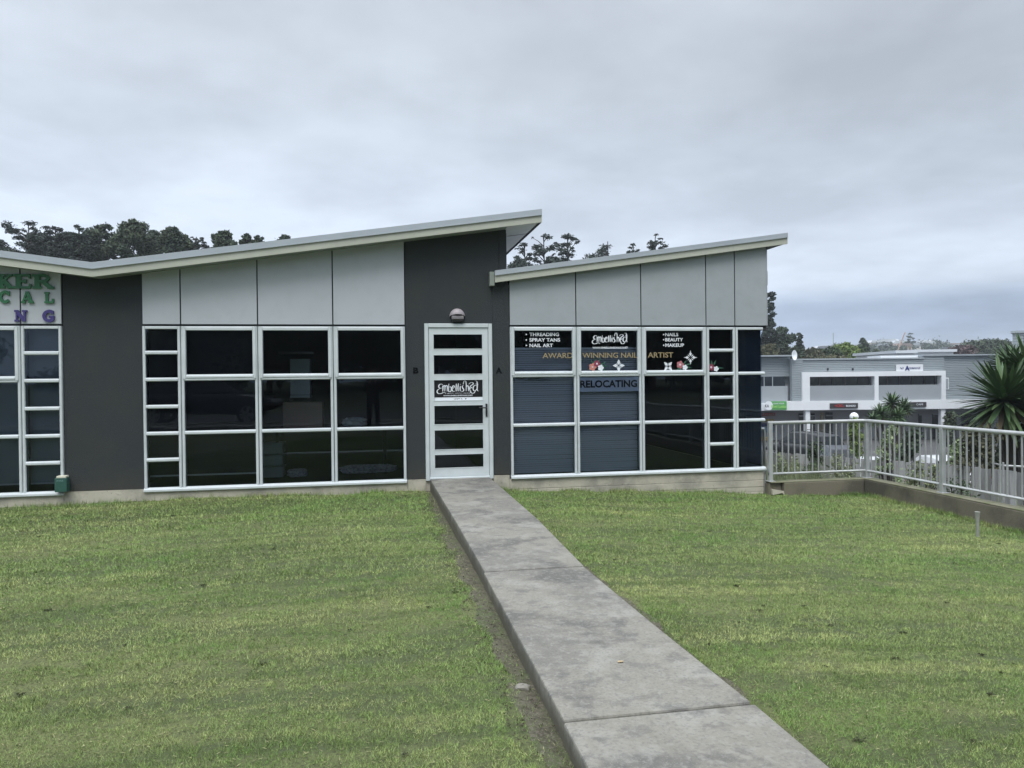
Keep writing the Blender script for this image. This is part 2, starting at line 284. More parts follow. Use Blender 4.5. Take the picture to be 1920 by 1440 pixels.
def npmesh(name, V, F, material, parent=None, off=(0, 0, 0), smooth=False):
    V = np.asarray(V, np.float32)-np.asarray(off, np.float32); F = np.asarray(F, np.int32); k = F.shape[1]
    me = bpy.data.meshes.new(name); me.vertices.add(len(V)); me.vertices.foreach_set('co', V.ravel())
    me.loops.add(F.size); me.loops.foreach_set('vertex_index', F.ravel())
    me.polygons.add(len(F)); me.polygons.foreach_set('loop_start', np.arange(0, F.size, k, dtype=np.int32)); me.polygons.foreach_set('loop_total', np.full(len(F), k, np.int32))
    me.update(calc_edges=True); me.materials.append(material)
    if smooth: me.shade_smooth()
    o = bpy.data.objects.new(name, me); COL.objects.link(o)
    if parent: o.parent = parent
    return o
def textmb(mb, s, x0, x1, z0, z1, y, dep=0.002, bold=0.0, spacing=1.0):
    """flat lettering in the x-z plane, capitals fill z0..z1, whole line fills x0..x1"""
    c = bpy.data.curves.new('t', 'FONT'); c.body = s; c.size = 1; c.offset = bold; c.space_character = spacing; c.resolution_u = 3; c.fill_mode = 'FRONT'
    o = bpy.data.objects.new('t', c); COL.objects.link(o); bpy.context.view_layer.update()
    me = o.to_mesh(); vs = [tuple(v.co) for v in me.vertices]; fs = [tuple(p.vertices) for p in me.polygons]
    o.to_mesh_clear(); bpy.data.objects.remove(o); bpy.data.curves.remove(c)
    xs = [v[0] for v in vs]; ys = [v[1] for v in vs]; ax, bx = min(xs), max(xs); ay, by = min(ys), max(ys)
    sx_ = (x1-x0)/(bx-ax); sz_ = (z1-z0)/(by-ay)
    mb.add([(x0+(v[0]-ax)*sx_, y, z0+(v[1]-ay)*sz_) for v in vs], fs)
    return mb
def hor(px): return 719-0.01068*px
def at(px, depth):                       # ground position of something seen at column px, depth metres along the view
    p = CAM+(rt*((px-960)/FPX)+fw)*depth; return p.x, p.y
def zat(px, py, depth): return 1.37+(hor(px)-py)*depth/FPX
# ------------------------------------------------------------------ terrain
def lawn_z(x, y):
    x = np.asarray(x, float); y = np.asarray(y, float); t = np.clip(-y/8.0, 0, 1.1)
    near = np.interp(x, [-30, -5, 0.6, 0.75, 1.50, 1.62, 3, 5, 7.3], [-0.085, -0.085, -0.06, -0.098, -0.10, -0.055, -0.13, -0.28, -0.44])
    far = np.interp(x, [-30, -4.6, -2.9, 0.42, 0.75, 1.56, 2.0, 3.46, 4.77, 5.7, 7.3], [-0.25, -0.178, -0.152, -0.160, -0.17, -0.17, -0.20, -0.285, -0.335, -0.385, -0.46])
    z = far*(1-t)+near*t
    return z+0.010*np.sin(x*2.1+y*1.3)+0.007*np.sin(x*5.3-y*4.1)
def grid(xs, ys, zf):
    X, Y = np.meshgrid(xs, ys); Z = zf(X, Y); V = np.stack([X, Y, Z], -1).reshape(-1, 3); nx, ny = len(xs), len(ys)
    I = np.arange(nx*ny).reshape(ny, nx); F = np.stack([I[:-1, :-1], I[:-1, 1:], I[1:, 1:], I[1:, :-1]], -1).reshape(-1, 4)
    return V, F
V, F = grid(np.concatenate([np.linspace(-30, -7, 24), np.linspace(-6.8, 7.27, 180)]), np.linspace(-12.4, 0.02, 150), lawn_z)
lawn = npmesh('lawn', V, F, M['lawn'], smooth=True); tag(lawn, kind='structure')
# platform under the building and behind it, behind-camera road and verge
mb = MB().box(-90, 7.30, 0.0, 90, -3.9, -0.45); tag(mb.build('building_platform', M['earth']), kind='structure')
mb = MB().box(-90, 60, -12.4, -0.02, -3.9, -0.75); tag(mb.build('ground_terrace', M['soil']), kind='structure')
mb = MB().box(-90, 90, -70, -12.4, -3.9, -0.02); tag(mb.build('verge', M['earth']), kind='structure')
mb = MB().box(-90, 90, -21.5, -14.2, -0.3, 0.03); tag(mb.build('road', M['asphalt']), kind='structure')
mb = MB().box(-90, 90, -14.2, -14.02, -0.3, 0.13); tag(mb.build('road_kerb', M['plinth']), kind='structure')
mb = MB().box(-90, 90, -13.9, -12.6, -0.2, 0.06); tag(mb.build('footpath', M['conc']), kind='structure')
V, F = grid(np.linspace(-90, 90, 30), np.linspace(-60, -21.5, 12), lambda x, y: -0.05+np.clip(-(y+21.5)*0.045, 0, 1.2)); tag(npmesh('grass_bank', V, F, M['earth']), kind='structure')
mb = MB().add([(-690, -200, -3.95), (690, -200, -3.95), (690, 700, -3.95), (-690, 700, -3.95)], [(0, 1, 2, 3)]); tag(mb.build('ground', M['earth']), kind='structure')
mb = MB().add([(8, -8, -3.6), (120, -8, -3.6), (120, 75, -3.6), (8, 75, -3.6)], [(0, 1, 2, 3)]); tag(mb.build('car_park', M['asphalt']), kind='structure')
mb = MB().box(7.3, 10.6, -12, 6.5, -3.9, -1.5); tag(mb.build('garden_bed', M['soil']), kind='structure')
# distant hill
def hill_z(x, y):
    r_ = np.hypot(x, y+10); az = np.degrees(np.arctan2(x, y+10))
    t = np.clip((r_-170)/270, 0, 1); t = t*t*(3-2*t)
    ridge = 13.5+1.3*np.sin(az*0.55)+0.9*np.sin(az*1.9+1)
    return -3.9+t*(ridge+4)*np.clip((az+70)/30, 0, 1)
X = []; az = np.radians(np.linspace(-70, 100, 120)); rr = np.concatenate([np.linspace(150, 480, 26), [540, 620]])
A_, R_ = np.meshgrid(az, rr); HX = R_*np.sin(A_); HY = R_*np.cos(A_)-10; HZ = hill_z(HX, HY)
I = np.arange(HX.size).reshape(HX.shape); Fh = np.stack([I[:-1, :-1], I[:-1, 1:], I[1:, 1:], I[1:, :-1]], -1).reshape(-1, 4)
tag(npmesh('hillside', np.stack([HX, HY, HZ], -1).reshape(-1, 3), Fh, M['hill'], smooth=True), kind='structure')
# ------------------------------------------------------------------ concrete path: three slabs
path = thing('concrete_path', None, None, (1.13, -4, 0)); path['kind'] = 'structure'; del path['kind']
tag(path, kind='structure')
slabs = [[(0.765, -5.06), (1.497, -5.06), (1.562, -3.2), (1.582, -0.02), (0.757, -0.02), (0.770, -3.2)],
         [(0.737, -7.42), (1.552, -7.42), (1.520, -6.4), (1.494, -5.075), (0.757, -5.075)],
         [(0.70, -12.3), (1.575, -12.3), (1.560, -7.435), (0.733, -7.435)]]
for i, sl in enumerate(slabs):
    o = MB().prismz(sl, -0.24, 0.0-0.003*i).build('slab', M['conc'], path, bevel=0.010)
# ------------------------------------------------------------------ the building
bld = thing('office_building', 'low dark grey commercial building with butterfly roof, pale panels and gridded windows', 'building', (0, 0, 0))
GZ = [2.09, 1.405, 0.710, 0.0]
SZ = [2.09, 1.748, 1.402, 1.053, 0.708, 0.369, 0.0]
# roof lines
def roofB(x): return 2.674+(x+3.378)*0.1455 if x > -3.378 else 2.674+(-3.378-x)*0.1235
def roofA(x): return 2.690+(x-1.67)*0.1425
def wall(poly, name='rendered_wall', m='render', y0=0.0, y1=0.18): return MB().prism(poly, y0, y1).build(name, M[m], bld)
WB = 0.012
def wb(x): return roofB(x)+0.012
wall([(-3.825, 0.0), (-2.897, 0.0), (-2.897, wb(-2.897)+.03), (-3.378, wb(-3.378)+.03), (-3.825, wb(-3.825)+.03)])                              # wall between left shop and B
wall([(0.447, 0.0), (0.702, 0.0), (0.702, 2.135), (1.643, 2.135), (1.643, 0.02), (1.885, 0.02), (1.885, 2.66), (1.855, 2.66), (1.855, wb(1.855)+.05), (0.447, wb(0.447)+.05)][:])  # around the door
MB().box(1.755, 1.857, -0.014, -0.001, 2.86, roofB(1.8)-0.035).build('corner_flashing', M['render'], bld)
MB().box(1.655, 1.8835, -0.008, -0.001, 0.03, 2.70).build('wall_return', M['render'], bld)
# plinths
MB().box(-12, -3.842, -0.020, 0.17, -0.6, -0.045).build('plinth', M['plinth'], bld)
MB().box(-3.838, -2.908, -0.012, 0.17, -0.6, -0.004).build('plinth', M['plinth'], bld)
MB().box(-2.905, 0.449, -0.022, 0.17, -0.6, -0.045).build('plinth', M['plinth'], bld)
MB().box(0.453, 0.70, -0.010, 0.17, -0.6, -0.002).build('plinth', M['plinth'], bld)
MB().box(0.702, 1.64, 0.004, 0.17, -0.6, -0.022).build('plinth', M['plinth'], bld)
MB().box(1.643, 1.868, -0.008, 0.17, -0.6, 0.018).build('plinth', M['plinth'], bld)
pa = MB()
pa.box(1.871, 5.715, -0.020, 0.20, -0.185, -0.045); pa.box(1.875, 5.712, -0.024, 0.20, -0.285, -0.188); pa.box(1.873, 5.714, -0.021, 0.20, -0.36, -0.2875); pa.box(1.877, 5.71, -0.026, 0.2, -0.7, -0.3625)
pa.build('plinth', M['plinth'], bld, bevel=0.006)
MB().box(5.56, 5.715, 0.2, 9, -0.7, -0.045).build('plinth', M['plinth'], bld)
# cladding panels with open joints over a dark backing
def panel(x0, x1, rf, m, g=0.008, zb=2.115, xe=None):
    o = MB().prism([(x0+g, zb), (x1-g, zb), (x1-g, rf(x1-g)+0.02), (x0+g, rf(x0+g)+0.02)], -0.018, 0.004).build('cladding_panel', M[m], bld, bevel=0.003); return o
def backing(x0, x1, rf, y0=0.006, y1=0.16): MB().prism([(x0, 2.094), (x1, 2.094), (x1, rf(x1)+0.03), (x0, rf(x0)+0.03)], y0, y1).build('panel_backing', M['backing'], bld)
Lx = [-7.19, -6.23, -5.265, -4.303, -3.832]; Bx = [-2.895, -2.430, -1.478, -0.514, 0.444]; Ax = [1.887, 2.848, 3.818, 4.820, 5.275, 5.790]
for xs_, m_ in ((Lx, 'panelL'), (Bx, 'panelB')):
    backing(xs_[0], xs_[-1]-.004, roofB)
    for q in range(len(xs_)-1): panel(xs_[q], xs_[q+1], roofB, m_)
backing(1.89, 5.70, roofA)
for q in range(5): panel(Ax[q], Ax[q+1], roofA, 'panelA')
MB().box(-12, -7.20, 0, 0.18, -0.02, 2.94).build('rendered_wall', M['render'], bld)
# side wall panels of the salon end and the box on it
MB().prismx([(-0.016, 2.115), (9, 2.115), (9, 3.25), (-0.016, 3.25)], 5.7845, 5.80).build('cladding_panel', M['panelA'], bld)
MB().box(5.70, 5.784, 0.006, 9, 2.05, 3.2).build('panel_backing', M['backing'], bld)
# windows: one part per column (frame), panes and opening sash as sub-parts
def window(x0, x1, zs, sash=False, last=False, jl=0.036, jr=0.036):
    f = MB(); yf, yb = -0.035, 0.05; a0, a1 = x0+0.004, x1-0.004
    f.vbar(a0+jl/2, jl, zs[-1], zs[0]-0.003, yf, yb); f.vbar(a1-jr/2, jr, zs[-1], zs[0]-0.003, yf, yb)
    f.hbar(a0+jl, a1-jr, zs[0]-0.021, 0.036, yf+0.002, yb, 0.008)
    for k, z in enumerate(zs[1:-1]): f.hbar(a0+jl-.002, a1-jr+.002, z, 0.048, yf-0.008, yb, 0.016)
    f.prismx([(yb, zs[-1]-0.042), (yf-0.012, zs[-1]-0.042), (yf-0.020, zs[-1]-0.034), (yf-0.020, zs[-1]-0.012), (yf+0.02, zs[-1]+0.014), (yb, zs[-1]+0.014)], x0-0.0005, x1+0.0005)
    w = f.build('window', M['alu'], bld)
    MB().box(x0-.002 if x0 not in (Bx[0], Lx[0], Ax[0]) else x0+.004, x1-.006, 0.0, 0.045, zs[-1], zs[0]).v
    p = MB()
    for k in range(len(zs)-1): p.add([(a0+.01, -0.012, zs[k+1]), (a1-.01, -0.012, zs[k+1]), (a1-.01, -0.012, zs[k]), (a0+.01, -0.012, zs[k])], [(0, 1, 2, 3)])
    p.build('pane', M['glass'], w)
    if sash:
        s_ = MB(); b0, b1 = a0+0.016, a1-0.016; t0, t1 = zs[1]+0.004, zs[0]-0.012; ya, yb2 = -0.050, 0.018
        s_.vbar(b0+0.0225, 0.045, t0, t1, ya, yb2); s_.vbar(b1-0.0225, 0.045, t0, t1, ya, yb2)
        s_.hbar(b0+.045, b1-.045, t1-0.0225, 0.045, ya+.001, yb2, 0.008); s_.hbar(b0+.045, b1-.045, t0+0.027, 0.054, ya-.003, yb2, 0.022)
        s_.build('sash', M['alu'], w)
    return w
for q in range(3): window(Lx[q], Lx[q+1], GZ, True)
window(Lx[3], Lx[4], SZ)
window(Bx[0], Bx[1], SZ)
for q in range(1, 4): window(Bx[q], Bx[q+1], GZ, True)
for q in range(3): window(Ax[q], Ax[q+1], GZ, True)
window(Ax[3], Ax[4], SZ)
# glazed corner: frame only on the left, butt-jointed glass on the right
cw = MB(); cw.vbar(Ax[4]+0.022, 0.036, 0.0, 2.087, -0.035, 0.05)
cw.hbar(Ax[4]+.04, 5.715, 2.068, 0.036, -0.033, 0.05, .008)
for z in GZ[1:3]: cw.hbar(Ax[4]+.04, 5.735, z, 0.048, -0.043, 0.03, .016); cw.box(5.700, 5.742, 0.031, 8.8, z-.024, z+.024)
cw.prismx([(0.05, -0.042), (-0.047, -0.042), (-0.055, -0.034), (-0.055, -0.012), (-0.015, 0.014), (0.05, 0.014)], Ax[4]-.0005, 5.745)
cw.box(5.69, 5.745, 0.0505, 8.8, -0.042, 0.012)
wn = cw.build('window', M['alu'], bld)
MB().add([(Ax[4]+.01, -0.012, 0), (5.705, -0.012, 0), (5.705, -0.012, 2.09), (Ax[4]+.01, -0.012, 2.09), (5.705, 0.022, 0), (5.705, 8.8, 0), (5.705, 8.8, 2.09), (5.705, 0.022, 2.09)], [(0, 1, 2, 3), (4, 5, 6, 7)]).build('pane', M['glass'], wn)
# door
df = MB(); DX0, DX1 = 0.702, 1.640
df.vbar(DX0+.0275, .055, -0.02, 2.132, -0.03, 0.10); df.vbar(DX1-.0275, .055, -0.02, 2.132, -0.03, 0.10); df.hbar(DX0+.055, DX1-.055, 2.104, .056, -0.029, 0.10, .008)
df.hbar(DX0+.055, DX1-.055, 0.0, .044, -0.04, 0.10, .01)
dfo = df.build('door_frame', M['door'], bld)
dl = MB(); lx0, lx1 = 0.762, 1.580; glz = [(1.99, 1.775), (1.705, 1.427), (1.361, 1.064), (1.009, 0.737), (0.672, 0.389), (0.334, 0.135)]; gx0, gx1 = 0.820, 1.508
yl0, yl1 = -0.012, 0.035
dl.box(lx0, gx0, yl0, yl1, 0.026, 2.072); dl.box(gx1, lx1, yl0, yl1, 0.026, 2.072)
edges = [2.072]+[v for g_ in glz for v in g_]+[0.026]
for k in range(0, len(edges), 2): dl.box(gx0, gx1, yl0+.0, yl1, edges[k+1], edges[k])
door = dl.build('door', M['door'], bld)
bd = MB()
for t_, b_ in glz:   # glazing beads
    bd.box(gx0, gx1, yl0-.004, yl0+.018, b_, b_+.010); bd.box(gx0, gx0+.008, yl0-.003, yl0+.018, b_+.010, t_-.008); bd.box(gx1-.008, gx1, yl0-.003, yl0+.018, b_+.010, t_-.008); bd.box(gx0, gx1, yl0-.004, yl0+.018, t_-.008, t_)
bd.build('glazing_bead', M['door'], door)
gp = MB()
for t_, b_ in glz: gp.add([(gx0, 0.012, b_), (gx1, 0.012, b_), (gx1, 0.012, t_), (gx0, 0.012, t_)], [(0, 1, 2, 3)])
gp.build('pane', M['glass'], door)
hd = MB().box(1.537, 1.563, -0.022, -0.0125, 0.84, 1.02).tube([(1.55, -0.022, 0.965), (1.55, -0.06, 0.965)], .008, 8).tube([(1.555, -0.06, 0.965), (1.44, -0.062, 0.967)], [.010, .008], 8)
hd.build('handle', M['black'], door)
# roofs
def slab(x0, x1, rf, y0, y1, hF=0.10, hG=0.078, xs_=None, soffit=True):
    pts = xs_ or [x0, x1]
    front = MB().prism([(x, rf(x)) for x in pts]+[(x, rf(x)+hF) for x in reversed(pts)], y0, y0+0.03)
    r_ = MB().prism([(x, rf(x)+hF+0.002) for x in pts]+[(x, rf(x)+hF+hG-0.01) for x in reversed(pts)], y0+0.04, y1).build('roof', M['roof'], bld)
    front.build('fascia', M['fascia'], r_)
    g = MB().prism([(x, rf(x)+hF+0.006) for x in pts]+[(x, rf(x)+hF+hG) for x in reversed(pts)], y0-0.012, y0+0.036)
    g.prism([(x, rf(x)+hF-0.006) for x in pts]+[(x, rf(x)+hF+0.0045) for x in reversed(pts)], y0-0.020, y0+0.0)
    g.build('flashing', M['flash'], r_)
    return r_
rB = slab(0, 0, roofB, -0.30, 7.6, xs_=[-12, -3.378, 2.302])
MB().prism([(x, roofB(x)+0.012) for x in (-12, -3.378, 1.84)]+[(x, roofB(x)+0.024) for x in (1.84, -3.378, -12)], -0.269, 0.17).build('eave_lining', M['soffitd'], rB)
MB().prism([(x, roofB(x)+0.010) for x in (1.8425, 2.285)]+[(x, roofB(x)+0.028) for x in (2.285, 1.8425)], -0.269, 7.5).build('soffit', M['soffit'], rB)
MB().prism([(x, roofB(x)+(-0.004)) for x in (2.272, 2.300)]+[(x, roofB(x)+0.10) for x in (2.300, 2.272)], -0.268, 7.6).build('barge_board', M['backing'], rB)
MB().box(1.845, 2.262, 0.62, 0.632, 0, 0).v
MB().prism([(1.8425, roofB(1.8425)+0.006), (2.27, roofB(2.27)+0.006), (2.27, roofB(2.27)+0.012), (1.8425, roofB(1.8425)+0.012)], 0.55, 0.562).build('soffit_joint', M['alud'], rB)
# tall side wall of unit B above the salon roof
MB().prismx([(0.19, 2.5), (7.4, 2.5), (7.4, roofB(1.85)), (0.19, roofB(1.85))], 1.76, 1.85).build('rendered_wall', M['render'], bld)
rA = slab(0, 0, roofA, -0.13, 7.6, hF=0.098, hG=0.065, xs_=[1.672, 6.068])
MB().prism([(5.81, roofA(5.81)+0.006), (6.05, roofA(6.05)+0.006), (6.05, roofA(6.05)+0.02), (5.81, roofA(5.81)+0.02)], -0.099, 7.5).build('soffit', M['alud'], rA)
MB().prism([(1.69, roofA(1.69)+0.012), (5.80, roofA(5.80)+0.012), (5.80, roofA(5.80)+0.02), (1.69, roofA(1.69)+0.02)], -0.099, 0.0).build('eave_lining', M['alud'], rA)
MB().box(1.605, 1.668, -0.10, 7.6, roofA(1.64)-.035, roofA(1.64)+.155).build('gutter', M['soffitd'], rA)
# interior shells
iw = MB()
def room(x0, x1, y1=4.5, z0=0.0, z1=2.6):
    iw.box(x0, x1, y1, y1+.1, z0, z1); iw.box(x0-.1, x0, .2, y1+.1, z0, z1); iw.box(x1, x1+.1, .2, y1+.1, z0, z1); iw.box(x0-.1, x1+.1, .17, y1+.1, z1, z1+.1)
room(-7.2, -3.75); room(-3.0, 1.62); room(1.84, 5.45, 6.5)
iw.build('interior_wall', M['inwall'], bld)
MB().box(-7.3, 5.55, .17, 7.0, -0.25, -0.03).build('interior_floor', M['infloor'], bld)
# ------------------------------------------------------------------ blinds
def venetian(x0, x1, z0, z1, label):
    t = thing('venetian_blind', label, 'blind', ((x0+x1)/2, 0.11, z0), 0, 'pale slatted blinds behind the salon windows')
    s_ = MB(); z = z0+.02; k = 0
    while z < z1-.03:
        a_ = 0.93+0.04*math.sin(k*1.7)+random.uniform(-.04, .04); w_ = .0165
        dy, dz = w_*math.cos(a_), w_*math.sin(a_); dr = random.uniform(-.002, .002)
        s_.add([(x0, .11-dy, z-dz), (x1, .11-dy, z-dz+dr), (x1, .11+dy, z+dz+dr), (x0, .11+dy, z+dz)], [(0, 1, 2, 3)]); z += .0305; k += 1
    s_.build('slats', M['blind'], t); MB().box(x0, x1, .095, .125, z1-.03, z1).build('headrail', M['blind'], t); MB().box(x0, x1, .10, .12, z0, z0+.014).build('bottom_rail', M['blind'], t)
    for xx in (x0+.12, x1-.12): MB().tube([(xx, .094, z0), (xx, .094, z1)], .0012, 4).build('cord', M['blind'], t)
venetian(1.93, 2.83, 0.02, 1.80, 'pale grey slatted blind behind the leftmost salon windows, right of the door')
venetian(2.87, 3.79, 0.02, 1.80, 'pale grey slatted blind behind the RELOCATING banner')
def roller(x0, x1, z0, z1, m, label, y=0.12):
    t = thing('roller_blind', label, 'blind', ((x0+x1)/2, y, z0)); MB().box(x0, x1, y, y+.004, z0+.02, z1).build('fabric', M[m], t); MB().box(x0, x1, y-.006, y+.010, z0, z0+.02).build('bottom_bar', M['bar'], t)
roller(-4.27, -3.86, 0.09, 2.05, 'rollgrey', 'grey roller blind behind the narrow left shop window beside the dark wall')
roller(-5.24, -4.33, 0.09, 2.05, 'rollgrey', 'grey roller blind behind the wide left shop window at the photo edge')
roller(-2.86, -2.45, 0.135, 2.05, 'rolldark', 'dark roller blind with pale bar behind the narrow column of six small panes')
roller(-2.41, -1.50, 0.135, 2.05, 'rolldark', 'dark roller blind with pale bar behind the first wide window column')
# things inside unit B
def cab():
    t = thing('storage_trolley', 'pale tall cabinet on castors seen through the middle window, standing on a carton', 'cabinet', (-1.07, 1.25, 1.03))
    MB().box(-1.20, -0.92, 1.2, 1.5, 1.16, 1.69).build('cabinet', M['fridge'], t); MB().box(-1.205, -0.915, 1.19, 1.5, 1.115, 1.150).build('tray', M['fridge'], t)
    for xx in (-1.19, -0.93): MB().lathe([(.012, 0), (.03, .01), (.03, .05), (.012, .06)], (xx, 1.24, 1.052), 10).build('castor', M['black'], t)
cab()
single('wall_shelf', MB().box(-1.41, -0.90, 1.62, 1.80, 1.785, 1.81), M['bar'], 'thin pale shelf above the cabinet inside the middle window', 'shelf')
c_ = MB().box(-1.30, -0.74, 1.12, 1.55, 0.665, 1.045).box(-1.299, -0.741, 1.119, 1.5509, 0.93, 0.933).box(-1.03, -1.0, 1.1185, 1.13, .95, 1.02)
single('carton_box', c_, M['carton'], 'brown cardboard box under the pale cabinet inside the middle window', 'box')
tb = thing('work_table', 'dark table carrying the carton inside the middle window', 'table', (-0.6, 1.3, 0)); MB().box(-1.45, 0.2, 1.0, 1.8, .63, .66).build('table_top', M['rolldark'], tb)
for xx in (-1.4, 0.15):
    for yy in (1.05, 1.72): MB().box(xx, xx+.04, yy, yy+.04, -.03, .63).build('leg', M['rolldark'], tb)
for k, zz in enumerate((-.02, .15, .32)):
    d_ = MB().box(-1.585, -1.29, .9, 1.25, zz, zz+.135).box(-1.595, -1.28, .89, 1.26, zz+.135, zz+.150)
    single('plastic_tray', d_, M['plastic'], ('lowest clear plastic drawer in the stack behind the middle window', 'middle clear plastic drawer in the stack behind the middle window', 'topmost clear plastic drawer in the stack behind the middle window')[k], 'drawer', 'stacked plastic drawers')
def lump(x0, x1, y0, y1, z0, z1, sd=1, seg=14):
    g = random.Random(sd); m_ = MB(); n = seg; o = []
    for i in range(n+1):
        th = math.pi*i/n
        for j in range(2*n):
            ph = math.pi*j/n; r_ = 1+g.uniform(-.12, .12); X_ = math.sin(th)*math.cos(ph); Y_ = math.sin(th)*math.sin(ph); Z_ = math.cos(th)
            f_ = lambda q: math.copysign(abs(q)**.6, q)
            m_.v.append(((x0+x1)/2+(x1-x0)/2*f_(X_)*r_, (y0+y1)/2+(y1-y0)/2*f_(Y_)*r_, (z0+z1)/2+(z1-z0)/2*f_(Z_)*r_))
    for i in range(n):
        for j in range(2*n): j2 = (j+1) % (2*n); m_.f.append((i*2*n+j, (i+1)*2*n+j, (i+1)*2*n+j2, i*2*n+j2))
    return m_
single('rolled_sheet', lump(-.48, .34, .95, 1.2, -.02, .10, 3), M['sack'], 'pale quilted roll lying on the floor behind the right window of unit B', 'roll')
single('paper_bag', lump(-1.22, -.95, .8, 1.0, -.02, .09, 5), M['sack'], 'crumpled pale bag on the floor beside the plastic drawers', 'bag')
single('plastic_bag', lump(-.45, -.1, 1.1, 1.4, .66, .80, 9), M['plastic'], 'crumpled shiny plastic bag on the dark table', 'bag')
# ------------------------------------------------------------------ lettering on the salon
YG = -0.0150
def script(mb, x0, x1, z0, z1, y, w):
    K = [[(565,415),(545,395),(505,395),(470,425),(470,465),(510,487),(545,478)], [(505,487),(450,515),(422,560),(455,603),(530,603),(590,580),(655,605)],
         [(560,430),(572,470),(565,560)], [(568,470),(600,425),(622,450),(616,560)], [(620,470),(655,425),(682,455),(676,560)],
         [(722,385),(714,470),(716,555),(760,562),(786,510),(762,455),(724,468)], [(800,505),(850,475),(856,440),(824,440),(800,500),(828,562),(882,548)],
         [(912,388),(902,480),(906,560)], [(962,382),(950,480),(955,560)], [(1012,440),(1004,500),(1008,560)], [(1008,402),(1016,408)],
         [(1092,432),(1058,448),(1072,490),(1098,530),(1068,565),(1028,552)], [(1085,405),(1100,345),(1135,325),(1160,380),(1156,560)], [(1156,475),(1192,432),(1216,475),(1214,560)],
         [(1222,405),(1275,368),(1330,372),(1335,405),(1275,440),(1245,500),(1268,560),(1300,560)], [(1265,500),(1310,470)],
         [(1375,330),(1425,335),(1445,400),(1440,530),(1472,562)], [(1435,445),(1375,430),(1335,490),(1355,552),(1400,545),(1437,500)], [(1255,560),(1290,600),(1350,605),(1395,560)], [(1400,400),(1465,408)]]
    for i, k in enumerate(K):
        mb.ribbon([(x0+(p[0]-415)/1060*(x1-x0), z1-(p[1]-320)/292*(z1-z0)) for p in k], w, y-.0002*i, .0004, True, True, lambda d: 0.55+0.75*abs(d.y))
    return mb
def letters(mb, label, m='white', name='window_lettering', cat='lettering', group=None): return single(name, mb, M[m], label, cat, group)
X2 = lambda px: 1.892+(px-958.5)*(5.269-1.892)/(1377.5-958.5)
# door sticker
bk = MB().box(gx0, gx1, .0075, .0105, 1.115, 1.361)
single('door_sticker', bk, M['ink'], 'black sticker panel filling the third pane of the white door', 'sticker')
st = MB().box(gx0, gx1, .0070, .0105, 1.064, 1.1145); single('white_strip', st, M['white'], 'white sticker strip under the black sticker on the door', 'sticker')
m_ = MB(); script(m_, .865, 1.445, 1.165, 1.345, .0068, .0125); textmb(m_, 'BEAUTY  ARTISTRY  MAKEUP', 1.01, 1.33, 1.165, 1.176, .0068); letters(m_, 'white flowing script reading Embellished on the door sticker')
m_ = textmb(MB(), 'WWW.EMBELLISHEDNAILS.NET', .955, 1.365, 1.130, 1.148, .0068, bold=.02); letters(m_, 'white web address under the script on the door sticker')
m_ = textmb(MB(), 'UNIT A', 1.10, 1.22, 1.083, 1.101, .0064, bold=.01); m_.add([(1.255, .0064, 1.083), (1.28, .0064, 1.092), (1.255, .0064, 1.101)], [(0, 1, 2)]); letters(m_, 'tiny dark UNIT A and arrow on the white door strip', 'ink')
# window lettering (heights measured on the facade)
def line(mb, s, xa, xb, z0, h, bold=.025): return textmb(mb, s, xa, xb, z0, z0+h, YG, bold=bold)
def dot(mb, x, z, r=.011): mb.add([(x+r*math.cos(k*math.pi/4), YG, z+r*math.sin(k*math.pi/4)) for k in range(8)], [tuple(range(8))])
def textlist(rows, xd, label):
    t = thing('window_lettering', label, 'lettering', (X2(xd), YG, rows[-1][3]))
    for s_, a_, b_, z in rows:
        m_ = MB(); line(m_, s_, X2(a_), X2(b_), z, .050); dot(m_, X2(xd), z+.025); m_.build('text_line', M['white'], t)
textlist([('THREADING', 993, 1046, 1.957), ('SPRAY TANS', 993, 1048, 1.880), ('NAIL ART', 993, 1035, 1.802)], 987.5, 'white list THREADING, SPRAY TANS, NAIL ART on the leftmost salon window')
m_ = MB(); script(m_, X2(1106), X2(1172), 1.845, 2.005, YG, .0135); letters(m_, 'white flowing script reading Embellished on the second salon window')
m_ = textmb(MB(), 'WWW.EMBELLISHEDNAILS.NET', X2(1107), X2(1172.5), 1.777, 1.805, YG, bold=.03); letters(m_, 'white web address under the script on the second salon window')
textlist([('NAILS', 1243, 1268, 1.955), ('BEAUTY', 1243, 1277, 1.880), ('MAKEUP', 1243, 1279, 1.800)], 1240, 'white list NAILS, BEAUTY, MAKEUP on the third salon window')
for s_, a_, b_, lb in (('AWARD', 1016, 1070.5, 'gold word AWARD low on the leftmost salon window'), ('WINNING NAIL', 1088, 1190, 'gold words WINNING NAIL across the second salon window'), ('ARTIST', 1209.5, 1258, 'gold word ARTIST on the third salon window')):
    letters(line(MB(), s_, X2(a_), X2(b_), 1.645, .078, .018), lb, 'gold')
# banner
bn = thing('paper_banner', 'lilac grey paper banner reading RELOCATING inside the second salon window', 'banner', (3.33, .003, 1.16))
MB().box(2.885, 3.785, .002, .005, 1.165, 1.372).build('sheet', M['banner'], bn); textmb(MB(), 'RELOCATING', 2.905, 3.755, 1.222, 1.328, .0005, bold=.035).build('lettering', M['bannerink'], bn)
